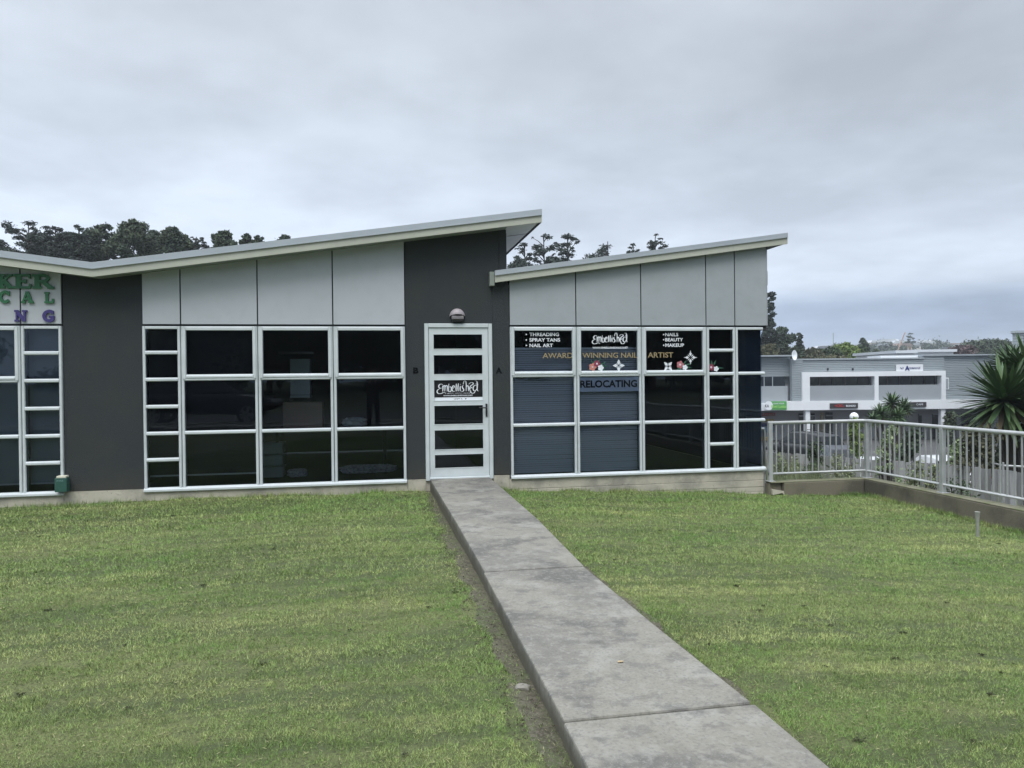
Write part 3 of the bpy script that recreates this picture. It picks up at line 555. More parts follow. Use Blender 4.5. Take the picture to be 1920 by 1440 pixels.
# flower and ornament decals
def pet(cx_, cz_, r, n, m, label, y=YG, cen=None, name='flower_decal'):
    t = thing(name, label, 'decal', (cx_, y, cz_-r))
    for col_, items in m.items():
        mm_ = MB()
        for (dx, dz, rr_, nn) in items:
            pts = []
            for k in range(nn*6):
                a_ = 2*math.pi*k/(nn*6); q = rr_*(0.72+0.28*abs(math.cos(a_*nn/2))); pts.append((cx_+dx+q*math.cos(a_), y, cz_+dz+q*math.sin(a_)))
            mm_.add(pts, [tuple(range(len(pts)))]); y -= .0003
        mm_.build('petals', col_, t)
    return t
pk = mat('pink_vinyl', (0.42, 0.15, 0.17), .5); pk2 = mat('deep_rose_vinyl', (0.22, 0.04, 0.075), .5); pk3 = mat('salmon_vinyl', (0.50, 0.20, 0.16), .5); lf = mat('leaf_vinyl', (0.025, 0.10, 0.06), .5); pale = mat('blush_vinyl', (0.7, 0.55, 0.62), .5)
def leaves_decal(t, cx_, cz_, dirs):
    mm_ = MB()
    for k, (a_, L) in enumerate(dirs):
        a_ = D2R(a_); d = (math.cos(a_), math.sin(a_)); nx_, nz_ = -d[1], d[0]
        pts = [(cx_+d[0]*.03, cz_+d[1]*.03), (cx_+d[0]*(L*.5)+nx_*.014, cz_+d[1]*(L*.5)+nz_*.014), (cx_+d[0]*L, cz_+d[1]*L), (cx_+d[0]*(L*.5)-nx_*.014, cz_+d[1]*(L*.5)-nz_*.014)]
        mm_.add([(p[0], YG+.0012-.0001*k, p[1]) for p in pts], [(0, 1, 2, 3)])
    mm_.build('leaves', lf, t)
t = pet(X2(1111), 1.53, .07, 5, {pk3: [(-.035, -.012, .058, 5)], pk2: [(.03, .035, .052, 5)], M['white']: [(.085, -.025, .046, 5)], pale: [(.03, .035, .016, 5), (-.035, -.012, .014, 5)]}, 'cluster of salmon, rose and white flowers on the second salon window')
leaves_decal(t, X2(1111)+.02, 1.53, [(60, .14), (100, .13), (135, .13), (20, .17), (0, .19), (-25, .18), (200, .14)])
t = pet(X2(1271), 1.53, .06, 5, {pk: [(0, .012, .058, 5)], M['white']: [(.075, -.03, .042, 5)], pale: [(0, .012, .018, 5)]}, 'pink flower with a small white one on the third salon window')
leaves_decal(t, X2(1271)+.03, 1.52, [(50, .12), (15, .17), (-10, .16), (215, .12), (240, .09)])
t = pet(X2(1331), 1.50, .06, 5, {pk2: [(0, .0, .052, 5)], M['white']: [(.078, -.025, .042, 5)], pale: [(0, 0, .018, 5)]}, 'rose and white flower pair on the narrow salon pane')
leaves_decal(t, X2(1331)+.02, 1.50, [(60, .13), (100, .11), (135, .12), (-5, .19)])
def ornament(cx_, cz_, R, rot, diam, label):
    mm_ = MB()
    for k in range(4):
        a_ = D2R(rot+90*k); d = (math.cos(a_), math.sin(a_)); n_ = (-d[1], d[0])
        for pts in ([(.12, 0), (.5, .26), (1, 0), (.5, -.26)] if not diam else [(.2, 0), (.5, .22), (.62, .08), (1, 0), (.62, -.08), (.5, -.22)],):
            mm_.add([(cx_+R*(d[0]*p[0]+n_[0]*p[1]), YG-.0003*k, cz_+R*(d[1]*p[0]+n_[1]*p[1])) for p in pts], [tuple(range(len(pts)))])
        a2 = D2R(rot+45+90*k); d = (math.cos(a2), math.sin(a2)); n_ = (-d[1], d[0])
        mm_.add([(cx_+R*(d[0]*p[0]+n_[0]*p[1]), YG-.0016-.0002*k, cz_+R*(d[1]*p[0]+n_[1]*p[1])) for p in ((.1, 0), (.35, .07), (.6, 0), (.35, -.07))], [(0, 1, 2, 3)])
    return single('ornament_decal', mm_, M['white'], label, 'decal', 'white ornament decals')
ornament(X2(1155), 1.535, .092, 0, False, 'white four petal ornament on the second salon window')
ornament(X2(1248), 1.52, .088, 45, False, 'white diagonal four petal ornament low on the third salon window')
ornament(X2(1291), 1.645, .108, 0, True, 'white cross shaped ornament beside the gold word ARTIST')
# unit letters on the dark walls
single('unit_letter', textmb(MB(), 'B', .545, .618, 1.447, 1.532, -.006, bold=.04), M['numerals'], 'black letter B on the dark wall left of the door', 'letter')
single('unit_letter', textmb(MB(), 'A', 1.688, 1.776, 1.438, 1.523, -.013, bold=.04), M['numerals'], 'black letter A on the dark wall right of the door', 'letter')
# slab serif letters on the left shop
XL = lambda px: -4.557+px*(4.557-3.832)/119.5
ZL = lambda py: 2.09+(611-py)*0.00735
def slabtext(glyphs, label, m):
    k = 0; t = thing('sign_lettering', label, 'sign lettering', (XL(glyphs[0][1]), -.03, ZL(glyphs[0][4])))
    for g_, a_, b_, t_, bt in glyphs:
        mb = MB()
        xa, xb, zt, zb = XL(a_), XL(b_), ZL(t_), ZL(bt); W_, H_ = xb-xa, zt-zb; P = lambda u, v: (xa+u*W_, zb+v*H_)
        st_ = W_*.30; se = H_*.17
        G = {'K': [([(.25, 0), (.25, 1)], st_), ([(.03, .07), (.50, .07)], se), ([(.03, .93), (.50, .93)], se), ([(.32, .42), (.78, .93)], st_*.55), ([(.42, .55), (.85, .06)], st_*.95), ([(.62, .93), (.97, .93)], se), ([(.62, .07), (1.05, .07)], se)],
             'E': [([(.27, 0), (.27, 1)], st_), ([(.0, .93), (.92, .93)], se), ([(.0, .07), (.92, .07)], se), ([(.3, .5), (.7, .5)], se*.9), ([(.88, .98), (.90, .70)], se*.8), ([(.88, .02), (.92, .34)], se*.8), ([(.66, .36), (.66, .64)], se*.9)],
             'R': [([(.24, 0), (.24, 1)], st_*.9), ([(.0, .93), (.5, .93)], se), ([(.0, .07), (.46, .07)], se), ([(.3, .93), (.62, .93), (.80, .74), (.62, .53), (.3, .51)], se*1.15), ([(.52, .5), (.74, .25), (.92, .07)], st_*.75), ([(.74, .07), (1.08, .07)], se)],
             'C': [([(.88, .78), (.62, .93), (.28, .80), (.14, .5), (.28, .18), (.60, .07), (.90, .22)], st_*.95), ([(.88, .97), (.88, .62)], se)],
             'A': [([(.46, .98), (.14, .08)], st_*.5), ([(.50, .98), (.82, .08)], st_*.95), ([(.26, .34), (.72, .34)], se*.9), ([(.0, .07), (.34, .07)], se), ([(.60, .07), (1.03, .07)], se), ([(.36, .95), (.62, .95)], se)],
             'L': [([(.28, 0), (.28, 1)], st_), ([(.02, .93), (.56, .93)], se), ([(.02, .07), (.95, .07)], se), ([(.92, .02), (.93, .40)], se)],
             'N': [([(.18, 0), (.18, 1)], st_*.5), ([(.20, .92), (.78, .06)], st_*.95), ([(.82, .0), (.82, 1)], st_*.55), ([(.0, .93), (.34, .93)], se), ([(.0, .07), (.36, .07)], se), ([(.62, .93), (1.02, .93)], se)],
             'I': [([(.5, 0), (.5, 1)], st_*1.2), ([(.1, .93), (.9, .93)], se), ([(.1, .07), (.9, .07)], se)],
             'G': [([(.84, .80), (.60, .93), (.26, .80), (.12, .5), (.26, .18), (.58, .07), (.80, .18), (.82, .42)], st_*.95), ([(.84, .97), (.84, .66)], se), ([(.52, .42), (1.0, .42)], se)]}[g_]
        for pts, w_ in G: mb.ribbon([P(*q) for q in pts], w_, -.044-.0004*(k % 7), .022, len(pts) > 3); k += 1
        mb.build('letter', M[m], t)
    return t
slabtext([('K', 1, 30, 524.5, 548), ('E', 31, 65, 524, 548), ('R', 66, 104, 524, 548)], 'large green slab serif letters KER on the left shop fascia', 'green')
slabtext([('C', 3.5, 24, 552.5, 572.5), ('A', 45, 67.5, 553.5, 572.5), ('L', 88, 105.5, 554, 572.5)], 'spaced green letters C A L in the middle row of the left sign', 'green')
slabtext([('I', -9, 2, 585, 603), ('N', 32, 55, 585, 604), ('G', 84.5, 107, 585, 604)], 'spaced purple letters I N G in the bottom row of the left sign', 'purple')
# wall lamp over the door
wl = thing('wall_lamp', 'round topped white bulkhead lamp on the dark wall above the door', 'lamp', (1.155, 0, 2.15))
mm_ = MB(); prof = []
n_ = 14; vs = []
for i in range(n_+1):
    for j in range(n_+1):
        u = math.pi*i/n_; v = math.pi/2*j/n_
        vs.append((1.158+.108*math.cos(u)*math.cos(v*.98) if False else 1.158-.108*math.cos(u), -.003-.10*math.sin(u)*math.cos(v), 2.225+.085*math.sin(u)*math.sin(v)+.03*math.sin(u)))
mm_.add(vs, [(i*(n_+1)+j, (i+1)*(n_+1)+j, (i+1)*(n_+1)+j+1, i*(n_+1)+j+1) for i in range(n_) for j in range(n_)])
lampw = mat('opal_lamp', (0.36, 0.33, 0.35), .5, var=[(25, (.26, .24, .25), .6, .45, .65)])
mm_.build('lamp_shade', lampw, wl, smooth=True)
MB().box(1.075, 1.24, -.085, -.001, 2.185, 2.235).build('diffuser', mat('dusty_lens', (.20, .19, .20), .4), wl, bevel=.01)
MB().box(1.085, 1.235, -.07, -.001, 2.155, 2.184).build('base', M['black'], wl, bevel=.006)
# green junction box
gb = thing('meter_box', 'small green box with white lid fixed low at the corner of the dark wall', 'box', (-3.82, -0.05, 0.0))
gbm = mat('box_green', (0.022, 0.085, 0.065), .5, var=[(22, (.10, .17, .14), .7, .56, .68)])
MB().box(-3.905, -3.765, -.13, -.021, 0.012, .185).build('body', gbm, gb, bevel=.006); MB().box(-3.885, -3.775, -.125, -.025, .186, .212).build('lid', mat('lid_cream', (.62, .62, .50), .6), gb, bevel=.005)
textmb(MB(), 'AVIZ', -3.885, -3.80, .145, .165, -.1315, bold=.02).build('lettering', mat('faded_print', (.16, .28, .27), .6), gb)
single('junction_box', MB().box(5.801, 5.83, .02, .16, 2.72, 2.93), M['panelA'], 'small grey box on the far side edge of the salon panels', 'box', bevel=.004)
# ------------------------------------------------------------------ kerb wall and railing
kw = thing('retaining_kerb', 'low mossy concrete retaining wall edging the lawn under the metal railing', 'wall', (7.2, -1, -.7))
MB().box(5.93, 7.238, -.22, -.02, -1.5, -.212).build('wall', M['kerb'], kw, bevel=.012); MB().box(7.252, 7.45, -14, -.02, -1.5, -.212).build('wall', M['kerb'], kw, bevel=.012)
MB().box(5.73, 7.244, -.214, -.026, -.2115, -.196).build('coping', M['moss'], kw, bevel=.006); MB().box(7.256, 7.444, -13.9, -.026, -.2115, -.196).build('coping', M['moss'], kw, bevel=.006)
MB().box(5.72, 5.9275, -.16, -.03, -.6, -.213).build('broken_end', M['kerb'], kw, bevel=.02)
MB().prism([(5.74, -.30), (5.93, -.335), (5.94, -.40), (5.90, -.36), (5.75, -.385)], -.215, -.165).build('broken_end', M['plinth'], kw)
rl = thing('metal_railing', 'galvanised metal balustrade with slim vertical bars around the lawn corner', 'railing', (7.3, -1, -.2))
ZR, ZBt = .668, -.086
MB().tube([(5.735, -.12, ZR), (7.30, -.12, ZR), (7.35, -.17, ZR), (7.35, -6, ZR), (7.35, -13.5, ZR)], .026, 10).build('top_rail', M['galv'], rl, smooth=True)
MB().tube([(5.735, -.12, ZBt), (7.31, -.12, ZBt), (7.35, -.15, ZBt), (7.35, -13.5, ZBt)], .018, 8).build('bottom_rail', M['galv'], rl, smooth=True)
for (x, y) in [(5.765, -.12), (7.35, -.13)]+[(7.35, -.13-1.54*k) for k in range(1, 9)]:
    MB().box(x-.03, x+.03, y-.03, y+.03, -.197, ZR-.01).box(x-.055, x+.055, y-.055, y+.055, -.1965, -.188).build('post', M['galv'], rl, bevel=.004)
base = MB().box(-.008, .008, -.008, .008, ZBt, ZR-.02)
b0 = None; cnt = 0
pos = [(5.765+.098*k, -.12) for k in range(1, 16)]+[(7.35, -.13-1.54*s_-.1027*k) for s_ in range(6) for k in range(1, 15)]
for x, y in pos[:99]:
    if b0 is None:
        b0 = base.build('baluster', M['galv'], rl, off=(0, 0, 0)); b0.location = Vector((x, y, 0))-rl.location
    else:
        c = b0.copy(); COL.objects.link(c); c.parent = rl; c.location = Vector((x, y, 0))-rl.location
hrail = thing('stair_handrail', 'short pale handrail end beside the salon corner behind the railing', 'railing', (5.95, .3, -.2))
MB().tube([(5.93, .35, -.15), (5.93, .35, .52), (5.90, .30, .55), (5.80, .30, .55)], .022, 8).build('rail', M['galv'], hrail, smooth=True)
MB().tube([(5.93, .35, -.05), (5.93, .35, -1.4)], .022, 8).build('post', M['galv'], hrail)
# stake and stones in the lawn
zs_ = float(lawn_z(6.4, -3.28))
single('pipe_stake', MB().lathe([(.017, 0), (.018, .18), (.024, .27), (.028, .30)], (6.42, -3.27, zs_-.03), 12), M['pipe'], 'grey plastic pipe stake sticking up from the lawn near the kerb', 'stake')
single('small_stone', lump(.64, .715, -6.90, -6.85, -.115, -.075, 4, 6), M['rock'], 'pale broken stone lying at the left edge of the path', 'stone')
single('fallen_leaf', lump(1.14, 1.17, -6.90, -6.885, .0, .006, 8, 5), mat('dry_leaf', (.42, .33, .20), .8), 'small tan dry leaf lying on the concrete path', 'leaf')
# ------------------------------------------------------------------ timber fence
fc = thing('paling_fence', 'weathered grey vertical board fence beyond the railing', 'fence', (9.8, 3.4, -1.6))
pl = [(6.6, 8.3), (8.738, 5.128), (9.842, 3.42), (10.75, 1.95), (11.0, 0.9), (10.95, -4), (10.95, -9)]
mm_ = MB(); g = random.Random(3)
for i in range(len(pl)-1):
    p, q = Vector(pl[i]), Vector(pl[i+1]); L = (q-p).length; d = (q-p)/L; n_ = Vector((-d.y, d.x)); s_ = 0
    while s_ < L-.02:
        w_ = g.uniform(.09, .13); w_ = min(w_, L-s_); gap = .010 if g.random() > .2 else .028; a0 = p+d*s_; a1 = p+d*(s_+w_-gap); th = .018; o_ = g.uniform(-.004, .004)+(.022 if g.random() > .5 else 0)
        top = -.35+g.uniform(-.02, .012); a0 = a0+n_*o_; a1 = a1+n_*o_; b1 = a1+n_*th; bb0 = a0+n_*th
        mm_.prismz([(a0.x, a0.y), (a1.x, a1.y), (b1.x, b1.y), (bb0.x, bb0.y)], -2.2, top); s_ += w_
mm_.build('palings', M['paling'], fc)
for zz in (-.6, -1.3):
    MB().tube([(x+.06, y+.06, zz) for x, y in pl], .035, 4).build('rail', M['paling'], fc)
for i in range(1, 7): MB().box(pl[i][0]+.08, pl[i][0]+.17, pl[i][1]+.06, pl[i][1]+.15, -2.2, -.42).build('post', M['paling'], fc)
gr_ = thing('pipe_rail', 'thin galvanised pipe rail running behind the board fence at the right', 'railing', (11.4, 1, -.3))
MB().tube([(*at(1848, 14.2), zat(1848, 865, 14.2)), (*at(1880, 13.2), zat(1880, 873, 13.2)), (*at(1990, 12.6), zat(1990, 878, 12.6)), (*at(2300, 12.2), -.2)], .02, 6).build('rail', M['galv'], gr_)
for px, dd in ((1880, 13.2), (1990, 12.6)): q = at(px, dd); MB().tube([(*q, -.2), (*q, -2.2)], .02, 6).build('post', M['galv'], gr_)
# ------------------------------------------------------------------ foliage builders
def leafcloud(blobs, n, size, rng, flat=0.0, shell=0.55, aspect=0.5, droop=0.0):
    """blobs: (cx,cy,cz,rx,ry,rz); returns many small leaf quads spread through them"""
    B = np.array(blobs, float); vol = (B[:, 3]*B[:, 4]*B[:, 5])**0.75; idx = rng.choice(len(B), n, p=vol/vol.sum())
    d = rng.normal(size=(n, 3)); d /= np.linalg.norm(d, axis=1, keepdims=True); r_ = shell+(1-shell)*rng.random(n)**0.7; r_ = np.where(rng.random(n) < .35, rng.random(n), r_)*(1+.24*rng.normal(size=n))
    C = B[idx, :3]+d*r_[:, None]*B[idx, 3:]
    a = rng.normal(size=(n, 3)); a[:, 2] *= (1-flat); a[:, 2] -= droop; a /= np.linalg.norm(a, axis=1, keepdims=True)
    b = rng.normal(size=(n, 3)); b -= (b*a).sum(1, keepdims=True)*a; b /= np.linalg.norm(b, axis=1, keepdims=True)
    s_ = size*(0.6+0.8*rng.random(n))[:, None]
    V_ = np.stack([C-a*s_, C+b*s_*aspect, C+a*s_, C-b*s_*aspect], 1).reshape(-1, 3)
    return V_, np.arange(4*n).reshape(n, 4)
def tree(name, label, x, y, zb, H, blobs, n, size, leafm, group=None, trunk_r=0.2, limbs=None, top=None, **k):
    t = thing(name, label, 'tree', (x, y, zb), 0, group)
    V_, F_ = leafcloud(blobs, n, size, RNG, **k); npmesh('crown', V_, F_, M[leafm], t, off=(x, y, zb))
    tb_ = MB(); tt = top or (x, y, zb+H*.8); mid = (x+(tt[0]-x)*.5+H*.01, y, zb+(tt[2]-zb)*.5)
    tb_.tube([(x, y, zb-.3), mid, tt], [trunk_r, trunk_r*.7, trunk_r*.25], 7)
    for b_ in blobs[:limbs if limbs is not None else 14]:
        hz = max(zb+.2*H, min(tt[2], b_[2]-abs(b_[0]-x)*.6-.2)); f_ = (hz-zb)/(tt[2]-zb); px_ = x+(tt[0]-x)*f_
        tb_.tube([(px_, y, hz), ((px_+b_[0])/2, (y+b_[1])/2, (hz+b_[2])/2+.1), (b_[0], b_[1], b_[2])], [trunk_r*.35, trunk_r*.22, trunk_r*.08], 5, False)
    tb_.build('trunk', M['bark'], t)
    return t
def gz(x, y): return -0.45 if x < 7 else -3.9
def dense(px, ty, dep, wpx, label, leafm='darkleaf', by=None, n=2600, size=None, name='tree', group=None, nb=16, lump_=.42, zb=None, shape='round'):
    x, y = at(px, dep); top = zat(px, ty, dep); R = wpx*dep/FPX/2; base = gz(x, y) if zb is None else zb
    bot = zat(px, by, dep) if by else top-2.2*R; H = top-base; g_ = random.Random(int(px*7+ty)); bl = []
    nb = int(nb*2.8); lump_ *= .78; n = int(n*3.4)
    for k in range(nb):
        f_ = (k+.5)/nb; z = bot+(top-bot)*f_
        prof_ = {'round': math.sqrt(max(.05, 1-(2*f_-.95)**2)), 'cone': 1.05-f_*.8, 'dome': math.sqrt(max(.06, 1-f_*f_))}[shape]
        a_ = g_.uniform(0, 6.28); rr_ = R*prof_*g_.uniform(.2, .82); rb = R*lump_*g_.uniform(.6, 1.25)*max(.5, prof_)
        bl.append((x+rr_*math.cos(a_), y+rr_*math.sin(a_), min(z, top-rb*.75), rb, rb, rb*.8))
    return tree(name, label, x, y, base, H, bl, n, size*.6 if size else dep*.0020, leafm, group, trunk_r=max(.08, R*.09))
def pine(px, ty, dep, wpx, label, n=1500, by=None, layers=9, leafm='pineleaf', flatk=.32, name='pine_tree', group=None, lean=0, dens=1.0, cap=False):
    x, y = at(px, dep); top = zat(px, ty, dep); R = wpx*dep/FPX/2; base = gz(x, y); bot = zat(px, by, dep) if by else top-1.9*R; g_ = random.Random(int(px*3+ty)); bl = []
    for k in range(layers):
        f_ = k/(layers-1); z = bot+(top-bot)*f_-.1; pr = (.5+.55*math.sin(math.pi*(.12+.72*f_))) if not cap else (.55+.45*math.sin(f_*3))
        for j in range(5 if f_ < .95 else 1):
            a_ = g_.uniform(0, 6.28); rr_ = R*pr*g_.uniform(.3, 1.0) if f_ < .95 else R*.1; rb = R*g_.uniform(.13, .30)
            bl.append((x+lean*f_+rr_*math.cos(a_), y+rr_*math.sin(a_), z+g_.uniform(-.7, .35)*R/1.6, rb*g_.uniform(.8, 1.5), rb, rb*flatk*g_.uniform(1.2, 2.2)))
    return tree(name, label, x, y, base, top-base, bl, int(n*1.7*dens), dep*.0018, leafm, group, trunk_r=.16, limbs=len(bl), top=(x+lean, y, top-.2), flat=.6, aspect=.4)
# trees rising behind the left roof
GT = 'dark trees behind the left roof'
pine(4, 452, 62, 36, 'sliver of dark pine at the far left edge above the roof', group=GT)
pine(58, 418, 60, 84, 'open pine with ragged branches, leftmost full tree above the roof', 5200, by=505, layers=14, group=GT)
pine(108, 424, 63, 66, 'dark pine with clustered crown, second full tree from the left', 6200, by=508, layers=14, group=GT)
pine(152, 428, 61, 60, 'dark pine whose bare trunk shows above the roof valley', 6200, by=508, layers=14, group=GT)
dense(205, 420, 63, 84, 'broad leafy dark tree above the roof valley', n=3400, by=500, group=GT)
dense(255, 413, 62, 84, 'tallest pointed dark tree of the row behind the left roof', n=3800, by=500, group=GT)
dense(292, 432, 66, 44, 'narrow dark tree just right of the tallest one', n=1800, by=485, group=GT)
dense(328, 426, 62, 56, 'rounded dark tree standing apart right of the tallest one', n=2800, by=480, group=GT)
pine(372, 440, 67, 38, 'small thin topped tree between the two rounded dark trees', 900, by=476, group=GT)
dense(423, 433, 64, 66, 'dome shaped dense dark tree above the middle of the roof slope', n=3400, by=478, shape='dome', group=GT, lump_=.36)
dense(466, 439, 66, 26, 'small dark treetop right of the dome shaped tree', n=900, by=470, group=GT)
dense(488, 442, 66, 24, 'smaller dark treetop peeping over the roof', n=800, by=465, group=GT)
dense(536, 441, 68, 34, 'low dark treetop barely showing over the roof slope', n=800, by=470, group=GT)
dense(84, 436, 66, 60, 'low dense dark crown filling between the two leftmost pines', 'pineleaf', by=500, n=1700, group=GT)
dense(132, 434, 67, 60, 'low dense dark crown behind the second and third pines', 'pineleaf', by=500, n=1700, group=GT)
dense(176, 432, 66, 56, 'dense dark crown left of the broad leafy tree at the roof valley', 'pineleaf', by=500, n=1700, group=GT)
dense(352, 446, 68, 46, 'low dark crown between the two rounded dark trees', 'pineleaf', by=482, n=900, group=GT)
GS = 'sparse pines behind the salon roof'
pine(986, 452, 70, 44, 'thin sparse pine just right of the high roof end', 800, by=512, layers=8, group=GS)
dense(975, 486, 69, 46, 'low dark bush crown at the foot of the sparse pines', 'pineleaf', n=900, by=515)
pine(1022, 438, 71, 56, 'sparse pine with bare forked stems above the salon roof', 1000, by=508, layers=8, group=GS)
pine(1056, 434, 70, 54, 'taller sparse pine leaning right above the salon roof', 1400, by=505, layers=8, lean=.6, group=GS)
dense(1040, 482, 69, 40, 'dark bushy crown low between the sparse pines', 'pineleaf', n=700, by=510)
pine(1142, 449, 76, 82, 'flat topped umbrella pine above the salon roof slope', 1300, by=500, layers=6, cap=True, group=GS)
pine(1190, 457, 82, 28, 'tiny pine top between the umbrella pine and the right one', 350, by=490, layers=5, group=GS)
pine(1231, 443, 79, 44, 'small upright pine top, rightmost above the salon roof', 650, by=480, layers=6, group=GS)
# trees right of the salon
dense(1444, 548, 80, 62, 'tall dark conifer beside the salon corner', 'pineleaf', by=700, n=4200, shape='cone', nb=24, lump_=.34, size=.26)
dense(1500, 624, 86, 24, 'small dark upright tree right of the tall conifer', 'pineleaf', by=680, n=1200, shape='cone')
dense(1465, 612, 84, 70, 'dark bushy tree below the tall conifer', by=700, n=2600)
dense(1492, 650, 82, 56, 'sloping dark green tree behind the clad building', 'darkleaf', by=705, n=2000)
dense(1445, 645, 78, 64, 'olive brown tree nearest the salon corner', 'oliveleaf', by=700, n=2000)
dense(1525, 652, 78, 46, 'olive tree behind the satellite dish', 'oliveleaf', by=695, n=1500)
dense(1560, 650, 84, 44, 'grey green round tree left of the lime green one', 'midleaf', by=695, n=1500)
dense(1587, 642, 90, 50, 'bright lime green round tree behind the clad building', 'limeleaf', by=690, n=1700)
dense(1615, 648, 92, 44, 'dull green tree right of the lime green one', 'midleaf', by=690, n=1500)
dense(1540, 655, 88, 44, 'soft green round tree between the olive and grey green ones', 'midleaf', by=695, n=1500)
dense(1572, 646, 96, 40, 'pale yellow green tree left behind the lime one', 'limeleaf', by=690, n=1300)
dense(1602, 650, 88, 36, 'yellowish green tree overlapping the lime one on its right', 'limeleaf', by=690, n=1300)
dense(1618, 634, 130, 26, 'taller grey green tree rising over the lime tree', 'darkleaf', by=680, n=900)
dense(1643, 655, 95, 30, 'low green tree before the bright field', 'darkleaf', by=690, n=1000)
dense(1555, 668, 74, 90, 'mottled olive hedge tree just over the clad parapet', 'oliveleaf', by=700, n=2200)
dense(1860, 636, 140, 150, 'large dark green tree mass behind the yucca', 'darkleaf', by=690, n=4200, nb=26, lump_=.30)
dense(1800, 648, 120, 60, 'reddish dark tree above the clad parapet', 'redleaf', by=690, n=1800)
dense(1835, 640, 130, 50, 'dark round tree left of the large dark tree mass', 'darkleaf', by=690, n=1500)
# ------------------------------------------------------------------ far hillside: field, houses, trees
mb = MB(); q0, q1, q2, q3 = at(1630, 150), at(1700, 150), at(1712, 190), at(1628, 190)
mb.add([(*q0, 1.0), (*q1, 1.0), (*q2, 6.3), (*q3, 6.3)], [(0, 1, 2, 3)]); tag(mb.build('field', mat('bright_field', (.15, .25, .08), 1)), kind='structure')
g = random.Random(5)
cols = {'pale': (mat('far_wall_pale', (.50, .50, .48), .8), mat('far_roof_grey', (.33, .36, .40), .8)), 'cream': (mat('far_wall_cream', (.50, .46, .38), .8), mat('far_roof_light', (.50, .53, .56), .8)), 'tan': (mat('far_wall_tan', (.48, .34, .24), .8), mat('far_roof_brown', (.22, .17, .15), .8)), 'dark': (mat('far_wall_grey', (.28, .29, .31), .8), mat('far_roof_dark', (.12, .13, .15), .8))}
fwin = mat('far_window', (.06, .07, .09), .4)
protos = {}
def house(kind, x, y, z, s_, rz):
    lab = {'pale': 'small pale house with grey roof on the far hillside', 'cream': 'small cream house with light roof on the far hillside', 'tan': 'small tan house with brown roof on the far hillside', 'dark': 'small grey house with dark roof on the far hillside'}[kind]
    if kind not in protos:
        t = thing('far_house', lab, 'house', (0, 0, 0), 0, kind+' houses on the far hillside', local=True)
        MB().box(-5, 5, -3.5, 3.5, -2, 2.8).build('wall', cols[kind][0], t)
        MB().prism([(-5.4, 2.81), (5.4, 2.81), (3.8, 4.6), (-3.8, 4.6)], -3.9, 3.9).build('roof', cols[kind][1], t)
        for wx in (-3, 0.2, 3): MB().box(wx-.8, wx+.8, -3.56, -3.49, .8, 2.1).build('window', fwin, t)
        protos[kind] = t; o = t
    else:
        o = protos[kind].copy(); COL.objects.link(o)
        for ch in list(protos[kind].children): c = ch.copy(); COL.objects.link(c); c.parent = o
    o.location = (x, y, z); o.rotation_euler = (0, 0, rz); o.scale = (s_, s_, s_)
for k in range(80):
    px = 1525+g.random()*390; dep = g.uniform(300, 455); x, y = at(px, dep); z = float(hill_z(x, y))
    house(g.choice(['pale', 'pale', 'cream', 'cream', 'tan', 'dark']), x, y, z+.4, g.uniform(.5, .8), g.uniform(-.8, .5)-YAW)
bl = []
for k in range(260):
    px = 1480+g.random()*460; dep = g.uniform(250, 470); x, y = at(px, dep); z = float(hill_z(x, y)); r_ = g.uniform(1.4, 3.4); bl.append((x, y, z+r_*.45, r_, r_, r_*.75))
V_, F_ = leafcloud(bl, 42000, .55, RNG); tag(npmesh('hillside_trees', V_, F_, M['farleaf']), 'mass of grey green trees among the houses on the far hillside', 'trees', kind='stuff')
pine(1707, 622, 330, 22, 'lone tall pine standing on the far hill skyline', 260, by=650, layers=5, leafm='farleaf')
cr_ = thing('crane_boom', 'thin slanted pinkish crane boom above the clad roof', 'crane', (*at(1679, 120), -1))
MB().tube([(*at(1679, 120), zat(1679, 668, 120)), (*at(1697.5, 120), zat(1697.5, 623, 120))], .09, 5).build('boom', mat('boom_paint', (.42, .30, .26), .6), cr_); MB().tube([(*at(1679, 120), zat(1679, 668, 120)), (*at(1679, 120), -3.9)], .25, 6).build('mast', mat('boom_paint2', (.42, .34, .30), .6), cr_)
tw = thing('lattice_mast', 'faint thin radio mast on the far hill', 'mast', (*at(1563, 420), 15)); MB().tube([(*at(1563, 420), 15), (*at(1563, 420), zat(1563, 624, 420))], .22, 4).build('mast', M['roof'], tw)
# ------------------------------------------------------------------ commercial building across the car park
OX, OY = at(1427, 55); BZ = -3.75
cb = thing('commercial_building', 'long two storey building clad in grey ribbed metal with white balcony frames', 'building', (OX, OY, BZ), -YAW, local=True)
K = FPX/55
def LX(px): return (px-1427)/K
def LZ(px, py): return 1.37+(hor(px)-py)/K-BZ
clad = mat('ribbed_cladding', (.33, .375, .40), .5, metal=.1, var=[(.6, (.29, .33, .35), .7, .4, .7)])
bwhite = mat('white_plaster', (.73, .76, .785), .7, var=[(.7, (.66, .685, .71), .7, .4, .7)]); bgrey = mat('grey_plaster', (.31, .34, .365), .8, var=[(.7, (.27, .30, .325), .7, .4, .7)]); shop = mat('shop_wall', (.33, .34, .36), .8)
dglass = mat('dark_glass', (.012, .018, .028), .08, spec=.6)
def ribs(x0, x1, z0, z1, y, name='cladding'):
    mm = MB(); z = z0; p = .13
    while z < z1-.02:
        zt = min(z+p, z1); mm.add([(x0, y, z), (x1, y, z), (x1, y-.05, z+.02), (x0, y-.05, z+.02), (x1, y-.05, zt-.02), (x0, y-.05, zt-.02), (x1, y, zt), (x0, y, zt)], [(0, 1, 2, 3), (3, 2, 4, 5), (5, 4, 6, 7)]); z = zt
    mm.box(x0, x1, y+.001, y+.4, z0, z1); return mm.build(name, clad, cb, off=(0, 0, 0))
